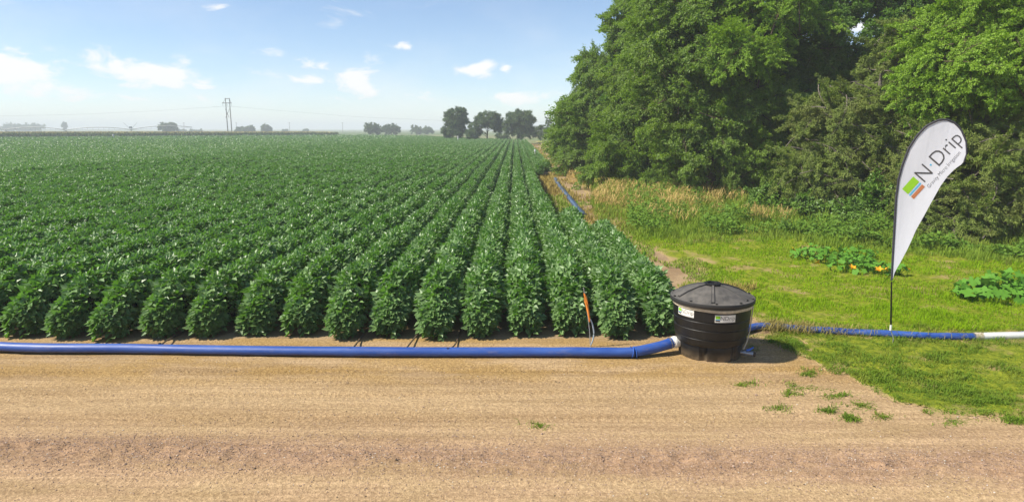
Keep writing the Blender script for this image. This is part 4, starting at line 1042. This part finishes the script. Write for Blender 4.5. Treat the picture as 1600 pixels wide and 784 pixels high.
RH = 0.074
j0 = gp(990, 550, 0.078)
t = empty('irrigation_hose', (0, 0, 0), label='long blue layflat hose lying along the front of the crop, running into the black tank', cat='hose')
tankp = Vector((TX - 0.47, TY - 0.02, 0.165))
main = [(-16, 10.55, RH), (-11, 10.50, RH)] + [gp(px, py, RH) for px, py in ((0, 541.5), (200, 544.5), (400, 547.5), (600, 549.5), (800, 550), (900, 550), (960, 550.5))] + [j0]
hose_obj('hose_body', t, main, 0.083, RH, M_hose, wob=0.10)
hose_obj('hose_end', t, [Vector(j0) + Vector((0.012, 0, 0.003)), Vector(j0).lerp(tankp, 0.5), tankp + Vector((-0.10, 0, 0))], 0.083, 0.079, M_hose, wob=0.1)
b = MB(); d = (tankp - Vector(j0)).normalized(); ref = Vector(j0)
for (o, tilt) in ((-0.02, 0.5), (0.03, -0.3)):
    ring = [ref + Vector((o + 0.035 * tilt * math.sin(a), math.cos(a) * 0.087, math.sin(a) * 0.083)) for a in [2 * math.pi * k / 16 for k in range(17)]]; b.tube(ring, 0.006, 5)
b.tube([ref + Vector((-0.03, -0.02, 0.078)), ref + Vector((-0.06, -0.03, 0.10))], 0.005, 5)
b.obj('tie_band', M_blue_paint, t)
cp = tankp + Vector((-0.10, 0, 0))
b = MB(); b.tube([cp - d * 0.012, cp + d * 0.10], 0.083, 20); b.tube([cp + d * 0.02, cp + d * 0.05], 0.092, 20); b.obj('coupling', M_white, t, True)
b = MB(); b.tube([cp - d * 0.055, cp - d * 0.035], 0.088, 20); b.obj('clamp_ring', M_steel, t, True)

t = empty('supply_hose', (0, 0, 0), label='blue hose half buried in dry grass, from behind the tank to the white pipe', cat='hose')
RH2 = 0.062
sp = [(TX + 0.35, TY + 0.50, 0.10)] + [gp(px, py, RH2) for px, py in ((1185, 509.5), (1250, 514), (1330, 519), (1393, 522), (1450, 525), (1500, 526), (1524, 526))]
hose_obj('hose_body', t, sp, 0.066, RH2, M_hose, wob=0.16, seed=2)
ep = Vector(sp[-1]); dn = (Vector(gp(1600, 524.5, RH2)) - ep).normalized()
for k in range(3):
    b = MB(); b.tube([ep - dn * (0.05 - 0.04 * k), ep - dn * (0.028 - 0.04 * k)], 0.070, 18); b.obj('clamp_ring', M_steel, t, True)
t = empty('white_pipe', tuple(ep), label='white plastic pipe lying in the grass at the end of the blue hose', cat='pipe')
b = MB(); q = [ep + dn * 0.02, Vector(gp(1600, 524, RH2)), Vector(gp(1900, 515, RH2))]; b.tube([p - ep for p in q], 0.066, 20); b.obj('pipe_body', M_white, t, True)
b = MB(); p = Vector(gp(1597, 524, RH2)) - ep; b.tube([p, p + dn * 0.05], 0.072, 20); b.obj('joint_ring', M_white, t, True)
b = MB(); b.tube([dn * -0.03, dn * 0.10], 0.071, 20); b.obj('pipe_socket', M_beige, t, True)

t = empty('edge_hose', (0, 0, 0), label='grey-blue hose curving along the edge of the crop towards the trees', cat='hose')
hose_obj('hose_body', t, [gp(px, py, 0.085) for px, py in ((912, 336), (902, 325), (892, 312), (882, 300), (874, 290), (870, 284), (868, 279))], 0.130, 0.095, M_hose_old, wob=0.3, seed=5)
b = MB(); e = Vector(gp(870, 284, 0.085)); b.tube([e + Vector((0, -0.25, 0)), e + Vector((0, 0.05, 0))], 0.115, 14); b.obj('end_collar', M_black, t, True)

# dry grass caught on the blue supply hose
r = np.random.default_rng(71); n = 1500
u = np.concatenate([r.normal(1212, 14, n // 3), r.normal(1252, 14, n // 3), r.normal(1310, 22, n // 6), r.uniform(1200, 1540, n - 2 * (n // 3) - n // 6)])
yy = np.interp(u, [1185, 1250, 1330, 1393, 1450, 1524], [509.5, 514, 519, 522, 525, 526]) + r.normal(0.5, 3.2, n)
P = np.array([at(a, b_, 0.05) for a, b_ in zip(u, yy)])
stuff_blades('hose_straw', 'tangled dry grass lying over the blue hose', P, r.uniform(0.05, 0.16, n), np.full(n, 0.008), r.uniform(1.0, 1.8, n), r.random(n), leaf_plain('straw', (0.13, 0.12, 0.025), (0.36, 0.29, 0.09)), r, r.uniform(0.0, 0.12, n))

# black drip lines that leave the hose and run into the furrows
DL = 'black drip lines between the hose and the furrows'
for k, (pts, lab) in enumerate(((((250, 540), (262, 531), (283, 520)), 'black drip line in the bare furrow at the left end of the front row gaps'),
                                (((548, 547), (556, 538), (566, 524)), 'black drip line in the furrow midway along the blue hose'),
                                (((632, 547), (641, 536), (656, 516)), 'black drip line in the furrow just right of the midway one'),
                                (((700, 548), (708, 541), (714, 532)), 'short black drip line nearest the orange marker'))):
    p0 = gp(*pts[0], 0.10); t = empty('drip_line', p0, label=lab, cat='drip line', group=DL)
    q = [Vector(p0), Vector(gp(*pts[1], 0.06)), Vector(gp(*pts[2], 0.03))]; q.append(q[2] + Vector((0.02, 1.2, 0)))
    hose_obj('tubing', t, [p - Vector(p0) for p in q], 0.013, 0.011, M_black, k=8, sub=6)
    b = MB(); b.tube([(0, 0, -0.02), (0, 0.0, 0.045)], 0.022, 8); b.obj('connector', M_black, t, True)

# ------------------------------------------------------------------ orange marker on its stake
mx, my = at(923, 541); 
def mp(px, py): x, y, z = at_depth(px, py, my); return Vector((x - mx, 0, z))
M_orange = plain('orange_vinyl', (0.80, 0.26, 0.04), 0.5, 0.3); M_wire = plain('galvanised_wire', (0.45, 0.46, 0.46), 0.4, 0.5, 0.5); M_greytube = plain('grey_hose', (0.36, 0.42, 0.45), 0.4, 0.4)
t = empty('marker_stake', (mx, my, 0), label='thin wire stake with an orange ribbon standing behind the blue hose', cat='marker')
b = MB(); b.tube([Vector((0, 0, -0.05)), mp(921, 515), mp(918, 490), mp(914, 462), mp(911.5, 449)], 0.0065, 6); b.obj('stake', M_wire, t)
rb = [(911.5, 457, 3), (912, 462, 5), (912.5, 470, 5.5), (915, 478, 4.5), (917, 487, 4), (919, 496, 3), (920, 502, 1.5)]; V = []
for k, (px, py, w) in enumerate(rb):
    a, c = mp(px, py), mp(px + w, py + 1.5); V += [a + Vector((0, -0.014 - 0.01 * math.sin(k * 1.9), 0)), (a + c) / 2 + Vector((0, -0.028 - 0.012 * math.cos(k * 1.5), 0)), c + Vector((0, -0.014 + 0.012 * math.sin(k * 2.3), 0))]
b = MB(); b.add(V, [(k * 3 + q, k * 3 + q + 1, k * 3 + q + 4, k * 3 + q + 3) for k in range(len(rb) - 1) for q in range(2)]); b.obj('ribbon', M_orange, t)
b = MB(); b.add(*swept([mp(919, 496) + Vector((0, 0.012, 0)), mp(924, 502), mp(927, 512), mp(928, 522), mp(926, 532), mp(923, 539)], 0.012, 0.012, 10, 6)); b.obj('tube_loop', M_greytube, t, True)

# ------------------------------------------------------------------ teardrop flag
fx, fy = at(1395, 537)
def fp(px, py): x, y, z = at_depth(px, py, fy); return (x - fx, z)
def wave(x, z): return -0.32 * x + 0.022 * math.sin(2.6 * x + 1.1 * z) + 0.012 * math.sin(5 * x - 2.3 * z)
def hang(x, z, lift=0.0):
    w = wave(x, z) - lift; k = 1 + w / fy; return ((fx + x) * k - fx, w, H + (z - H) * k)
def fabric_build(n):
    p = pos(n); f = n.noise(n.vscale(p, (3, 1, 0.8)), 1.5, 3)
    pr = principled(n, n.mix(f, (0.78, 0.78, 0.85), (0.83, 0.83, 0.89)), 0.75, 0.2, normal=bump(n, f, 0.25, 0.05))
    tr = n.new('ShaderNodeBsdfTranslucent'); tr.inputs[0].default_value = (0.78, 0.78, 0.8, 1)
    mx_ = n.new('ShaderNodeMixShader'); mx_.inputs[0].default_value = 0.3; n.l.new(pr, mx_.inputs[1]); n.l.new(tr.outputs[0], mx_.inputs[2]); return mx_.outputs[0]
M_fabric = material('white_fabric', fabric_build)
M_sleeve = plain('dark_sleeve', (0.045, 0.043, 0.055), 0.7, 0.3)
LEFT = [(1393, 438), (1396, 380), (1400, 310), (1404, 280), (1410, 258), (1420, 232), (1432, 213), (1447, 197), (1465, 188), (1478, 186.5)]
RIGHT = [(1394.5, 438), (1398, 425), (1408, 408), (1420, 385), (1432, 358), (1445, 335), (1457, 313), (1470, 290), (1480, 276), (1492, 264), (1505, 255), (1510, 240), (1509, 222), (1502, 204), (1492, 193), (1478, 186.5)]
def resample(P, n):
    P = np.array(P, float); s = np.concatenate([[0], np.cumsum(np.linalg.norm(np.diff(P, axis=0), axis=1))]); u = np.linspace(0, s[-1], n)
    return np.stack([np.interp(u, s, P[:, 0]), np.interp(u, s, P[:, 1])], 1)
t = empty('teardrop_flag', (fx, fy, 0), label='tall white teardrop advertising flag on a thin black pole by the squash plants', cat='flag')
n1_, n2_ = 48, 12
A = resample([fp(*p) for p in LEFT], n1_); Bq = resample([fp(*p) for p in RIGHT], n1_)
V, F = [], []
for side in (-0.002, 0.002):
    for i in range(n1_):
        for j in range(n2_ + 1):
            q = A[i] + (Bq[i] - A[i]) * j / n2_; V.append(hang(*q, -side))
m = n1_ * (n2_ + 1)
for i in range(n1_ - 1):
    for j in range(n2_):
        a = i * (n2_ + 1) + j; F.append((a, a + 1, a + n2_ + 2, a + n2_ + 1)); F.append((m + a, m + a + n2_ + 1, m + a + n2_ + 2, m + a + 1))
b = MB(); b.add(V, F); banner = b.obj('banner', M_fabric, t, True)
edge = [fp(*p) for p in LEFT] + [fp(*p) for p in ((1492, 192), (1502, 203), (1509.5, 221), (1510.5, 240), (1506, 253))]
ES = resample(edge, 60); b = MB(); b.tube([hang(*q) for q in ES], list(np.interp(np.linspace(0, 1, 60), [0, 0.15, 0.75, 1], [0.014, 0.016, 0.016, 0.010])), 8); b.obj('sleeve', M_sleeve, t, True)
tipz = fp(1393, 440); b = MB(); jz = fp(1392, 510)
b.tube([(jz[0], 0, jz[1]), (tipz[0], 0, tipz[1])], [0.014, 0.011], 8); b.obj('pole', M_black, t, True)
b = MB(); b.tube([(jz[0], 0, jz[1] - 0.06), (jz[0], 0, jz[1] + 0.03)], 0.017, 8); b.obj('pole_joint', M_white, t, True)
b = MB(); b.tube([(0.0, 0, -0.15), (0.0, 0, 0.1), (jz[0], 0, jz[1] - 0.05)], 0.008, 6); b.obj('ground_spike', M_wire, t, True)
# print: direction of reading climbs at about 52 degrees
O = np.array(fp(1445.5, 285.5)); ang = R(51.5); ex, ey = np.array([math.cos(ang), math.sin(ang)]), np.array([-math.sin(ang), math.cos(ang)])
def printed(co, me, name, mat):
    vs = []
    for x, y, _ in co:
        q = O + ex * x + ey * y; vs.append(hang(*q, 0.0045))
    me.vertices.foreach_set('co', np.array(vs, np.float32).ravel()); me.materials.clear(); me.materials.append(mat); me.update(); return link(name, me, banner)
me, co = text_mesh('N\u00b7Drip', 0.3); co = fit(co, 0.0, 0.82, -0.07, 0.235)
big = printed(co, me, 'lettering', M_ink)
iv = []
for x0, x1 in sorted((min(co[v][0] for v in p.vertices), max(co[v][0] for v in p.vertices)) for p in me.polygons):
    if iv and x0 <= iv[-1][1] + 1e-5: iv[-1][1] = max(iv[-1][1], x1)
    else: iv.append([x0, x1])
me.materials.append(M_ink_blue)
for p in me.polygons:
    if len(iv) > 2 and iv[1][0] - 1e-5 <= min(co[v][0] for v in p.vertices) and max(co[v][0] for v in p.vertices) <= iv[1][1] + 1e-5: p.material_index = 1
me, co = text_mesh('Gravity Micro Irrigation', 0.1); printed(fit(co, -0.02, 0.65, -0.128, -0.050), me, 'lettering', M_ink)
def stripe(x0, x1, y0, y1, mat):
    me = bpy.data.meshes.new('emblem'); n = 6
    co = [(x0 + (x1 - x0) * i / n, y, 0) for i in range(n + 1) for y in (y0, y1)]
    me.from_pydata([(0, 0, 0)] * len(co), [], [(2 * i, 2 * i + 2, 2 * i + 3, 2 * i + 1) for i in range(n)]); printed(co, me, 'emblem', mat)
stripe(-0.285, -0.045, 0.080, 0.205, M_ink_green); stripe(-0.285, -0.045, 0.036, 0.062, M_ink_blue); stripe(-0.285, -0.045, -0.040, 0.018, M_ink_rust)

# ------------------------------------------------------------------ far structures
M_wood = plain('weathered_wood', (0.11, 0.085, 0.065), 0.9, 0.1); M_line = plain('wire_grey', (0.10, 0.10, 0.10), 0.6, 0.3); M_galv = plain('galvanised', (0.20, 0.21, 0.21), 0.5, 0.5, 0.3)
DP = 390.0
px_, _, _ = at_depth(355, 200, DP); t = empty('power_pylon', (px_, DP, 0), label='wooden twin-pole pylon with crossarm and cross brace, beyond the corn', cat='pylon')
def pp(px, py): x, y, z = at_depth(px, py, DP); return Vector((x - px_, 0, z))
a0, a1 = pp(352.2, 153.5), pp(358.4, 153.5)
for a in (a0, a1): b = MB(); b.tube([(a.x, 0, -0.3), (a.x, 0, a.z)], [0.30, 0.22], 8); b.obj('pole', M_wood, t, True)
b = MB(); p, q = pp(347.5, 161.3), pp(362.5, 161.3); b.box((p + q) / 2 + Vector((0, -0.42, 0)), ((q - p).x, 0.25, 0.40)); b.obj('crossarm', M_wood, t)
b = MB(); p, q = pp(351.6, 154.3), pp(359, 154.3); b.box((p + q) / 2 + Vector((0, -0.42, 0)), ((q - p).x, 0.22, 0.30)); b.obj('top_tie', M_wood, t)
for (s0, s1) in (((352.2, 170), (358.4, 184)), ((358.4, 170), (352.2, 184))):
    b = MB(); p, q = pp(*s0), pp(*s1); yo = -0.33 if s0[0] < 355 else 0.33; b.tube([p + Vector((0, yo, 0)), q + Vector((0, yo, 0))], 0.11, 5); b.obj('brace', M_wood, t)
for (s0, s1) in (((352.2, 154.5), (349, 161)), ((358.4, 154.5), (361.5, 161))):
    b = MB(); b.tube([pp(*s0) + Vector((0, -0.3, 0)), pp(*s1) + Vector((0, -0.3, 0))], 0.08, 5); b.obj('arm_strut', M_wood, t)
for x_ in (348.5, 355.3, 361.7):
    b = MB(); p = pp(x_, 161.8); b.tube([p + Vector((0, -0.42, -0.2)), p + Vector((0, -0.42, -1.3))], 0.09, 6); b.obj('insulator', M_galv, t)
PL = 'power lines hung from the twin-pole pylon'
def wires(label, pxs, pys, d1):
    t = empty('power_line', (px_, DP, 0), label=label, cat='power line', group=PL)
    xs = np.linspace(0, 1, 24)
    for k, x_ in enumerate((348.5, 361.7)):
        b = MB(); P0 = Vector((pp(x_, 161.8).x, -0.42, pp(x_, 166).z)); pts = []
        for u in xs:
            px = 355 + (pxs[-1] - 355) * u; d = DP + (d1 - DP) * u; x, y, z = at_depth(px, float(np.interp(px, sorted(pxs), [q for _, q in sorted(zip(pxs, pys))])), d + (k - 0.5) * 4)
            pts.append(P0.lerp(Vector((x - px_, d - DP + (k - 0.5) * 4, z)), min(1, u * 30)))
        b.tube(pts, 0.035, 4); b.obj('conductor', M_line, t)
wires('power line running left from the twin-pole pylon over the corn', [355, 240, 120, 0, -200], [166, 173.5, 179, 181.5, 184], 390)
wires('power line running right from the twin-pole pylon towards the far trees', [355, 450, 560, 690, 900], [166, 174, 183, 188.5, 192], 390)
# thin utility poles along a far road
UP = 'thin utility poles along the far road'
for k, (px, lab) in enumerate(((287, 'thin far utility pole left of the twin-pole pylon'), (369, 'thin far utility pole closest to the twin-pole pylon'), (452, 'thin far utility pole beyond the single round tree'), (535, 'thin far utility pole short of the pair of hazy trees'))):
    d = 640; x, y, zt = at_depth(px, 191.5, d); t = empty('utility_pole', (x, d, 0), label=lab, cat='utility pole', group=UP)
    b = MB(); b.tube([(0, 0, -0.3), (0, 0, zt)], [0.20, 0.15], 6); b.obj('pole', M_wood, t, True)
    b = MB(); b.box((0, -0.3, zt - 0.5), (2.0, 0.15, 0.2)); b.obj('crossarm', M_wood, t)

# centre-pivot sprinkler over the corn
DV = 330.0
vx, _, _ = at_depth(120, 200, DV); t = empty('pivot_sprinkler', (vx, DV, 0), label='long centre-pivot irrigation boom on wheeled towers, above the corn', cat='irrigation boom')
def vp(px, py): x, y, z = at_depth(px, py, DV); return Vector((x - vx, 0, z))
SP = [(-90, 202), (8, 202.5), (103, 203.2), (204.5, 202.6), (300, 199)]
for i in range(len(SP) - 1):
    p, q = vp(*SP[i]), vp(*SP[i + 1]); top, low = [], []
    for k in range(13):
        u = k / 12; c = p.lerp(q, u); c.z += 1.15 * 4 * u * (1 - u); top.append(c.copy()); low.append(p.lerp(q, u) + Vector((0, 0, -0.1 + 0.15 * 4 * u * (1 - u))))
    b = MB(); b.tube(top, 0.15, 6); b.obj('span_pipe', M_galv, t, True)
    b = MB(); b.tube(low, 0.05, 4)
    for k in range(1, 12): b.tube([top[k], low[k]], 0.035, 4, cap=False)
    tag(b.obj('truss_rod', M_galv, t), kind='stuff')
for (px, py) in SP[1:4]:
    c = vp(px, py)
    for s in (-1, 1):
        b = MB(); b.tube([c, Vector((c.x, s * 2.2, 0.5))], 0.11, 5); b.tube([c + Vector((-0.5, 0, 0)), Vector((c.x - 0.3, s * 2.2, 0.5))], 0.07, 5); b.obj('tower_leg', M_galv, t)
        b = MB(); b.tube([(c.x - 0.15, s * 2.2, 0.6), (c.x + 0.15, s * 2.2, 0.6)], 0.6, 14); b.obj('wheel', M_black, t)
c = vp(204.5, 202.6)
for s in (-1, 1):
    b = MB(); b.tube([c, c + Vector((s * 3.2, 0, 3.2))], 0.06, 4); b.obj('overhead_rod', M_galv, t)
b = MB(); b.box(c + Vector((0, 0, 1.0)), (1.2, 0.5, 0.8)); b.obj('control_box', M_galv, t)

# small white markers in the field
WM = 'small white markers in the crop'
def white_post(label, px, py, d, h, w):
    x, y, z = at_depth(px, py, d); t = empty('marker_post', (x, d, 0), label=label, cat='marker', group=WM)
    b = MB(); b.tube([(0, 0, 0), (0, 0, z)], w * 0.45, 6); b.obj('post', M_white, t)
    b = MB(); b.tube([(0, 0, z + 0.002), (0, 0, z + h)], w, 10); b.obj('cap', M_white, t, True)
white_post('round white marker standing in front of the far corn', 177, 212.5, 190, 0.45, 0.26)
white_post('slim white post at the foot of the upright ragged tree', 715.5, 218, 140, 0.75, 0.09)
white_post('small white post at the side of the crop by the grassy track', 836, 237, 74, 0.25, 0.10)

# ------------------------------------------------------------------ loose stones on the road
M_peb = plain('pebble', (0.36, 0.25, 0.19), 0.9, 0.2, vary=0.45, scale=40)
M_clod = plain('dark_clod', (0.10, 0.075, 0.055), 0.95, 0.1); M_pale = plain('pale_stone', (0.58, 0.52, 0.44), 0.8, 0.3)
def pebbles():
    r = np.random.default_rng(91); n = 34000
    y = np.where(r.random(n) < 0.62, r.normal(6.55, 0.26, n), r.uniform(5.2, 10.3, n)); x = r.uniform(-1, 1, n) * (y * 0.80 + 0.4); y = np.where(np.abs(y - 6.55) < 0.8, y - 0.03 * x, y)
    ico = np.array([(0, 0, 1), (0.9, 0, 0.2), (0.25, 0.85, 0.15), (-0.75, 0.5, 0.2), (-0.7, -0.55, 0.1), (0.3, -0.85, 0.2), (0, 0, -0.6)])
    tri = np.array([(0, 1, 2), (0, 2, 3), (0, 3, 4), (0, 4, 5), (0, 5, 1), (6, 2, 1), (6, 3, 2), (6, 4, 3), (6, 5, 4), (6, 1, 5)])
    s = 0.0030 + 0.0065 * r.random(n) ** 3 + np.where(r.random(n) < 0.0015, 0.010, 0); a = r.uniform(0, 6.28, n)
    V = ico[None] * (1 + r.normal(0, 0.18, (n, 7, 3))) * s[:, None, None] * np.array([1.2, 1, 0.75])
    c, sn = np.cos(a)[:, None], np.sin(a)[:, None]; X = V[..., 0] * c - V[..., 1] * sn; Y = V[..., 0] * sn + V[..., 1] * c
    Z = V[..., 2] + (road_height(x, y) + s * 0.25)[:, None]
    V = np.stack([X + x[:, None], Y + y[:, None], Z], -1).reshape(-1, 3)
    F = (np.arange(n)[:, None, None] * 7 + tri[None]).reshape(-1, 3)
    tag(link('gravel', make_mesh('gravel', V, F, [M_peb, M_clod, M_pale], np.repeat(np.where(r.random(n) < 0.05, 1, np.where(r.random(n) < 0.04, 2, 0)), 10))), 'loose gravel scattered on the dirt road', kind='stuff')
pebbles()

# ------------------------------------------------------------------ the hazy air
hm = bpy.data.materials.new('hazy_air'); hm.use_nodes = True; hn = N(hm.node_tree); hn.n.clear()
vol = hn.new('ShaderNodeVolumePrincipled'); vol.inputs['Color'].default_value = (0.90, 0.93, 1.0, 1); vol.inputs['Density'].default_value = 0.00092; vol.inputs['Anisotropy'].default_value = 0.0
ho = hn.new('ShaderNodeOutputMaterial'); hn.l.new(vol.outputs[0], ho.inputs['Volume'])
b = MB(); b.box((0, 0, 12.9), (12400, 12400, 28.2)); tag(b.obj('haze', hm), kind='stuff')
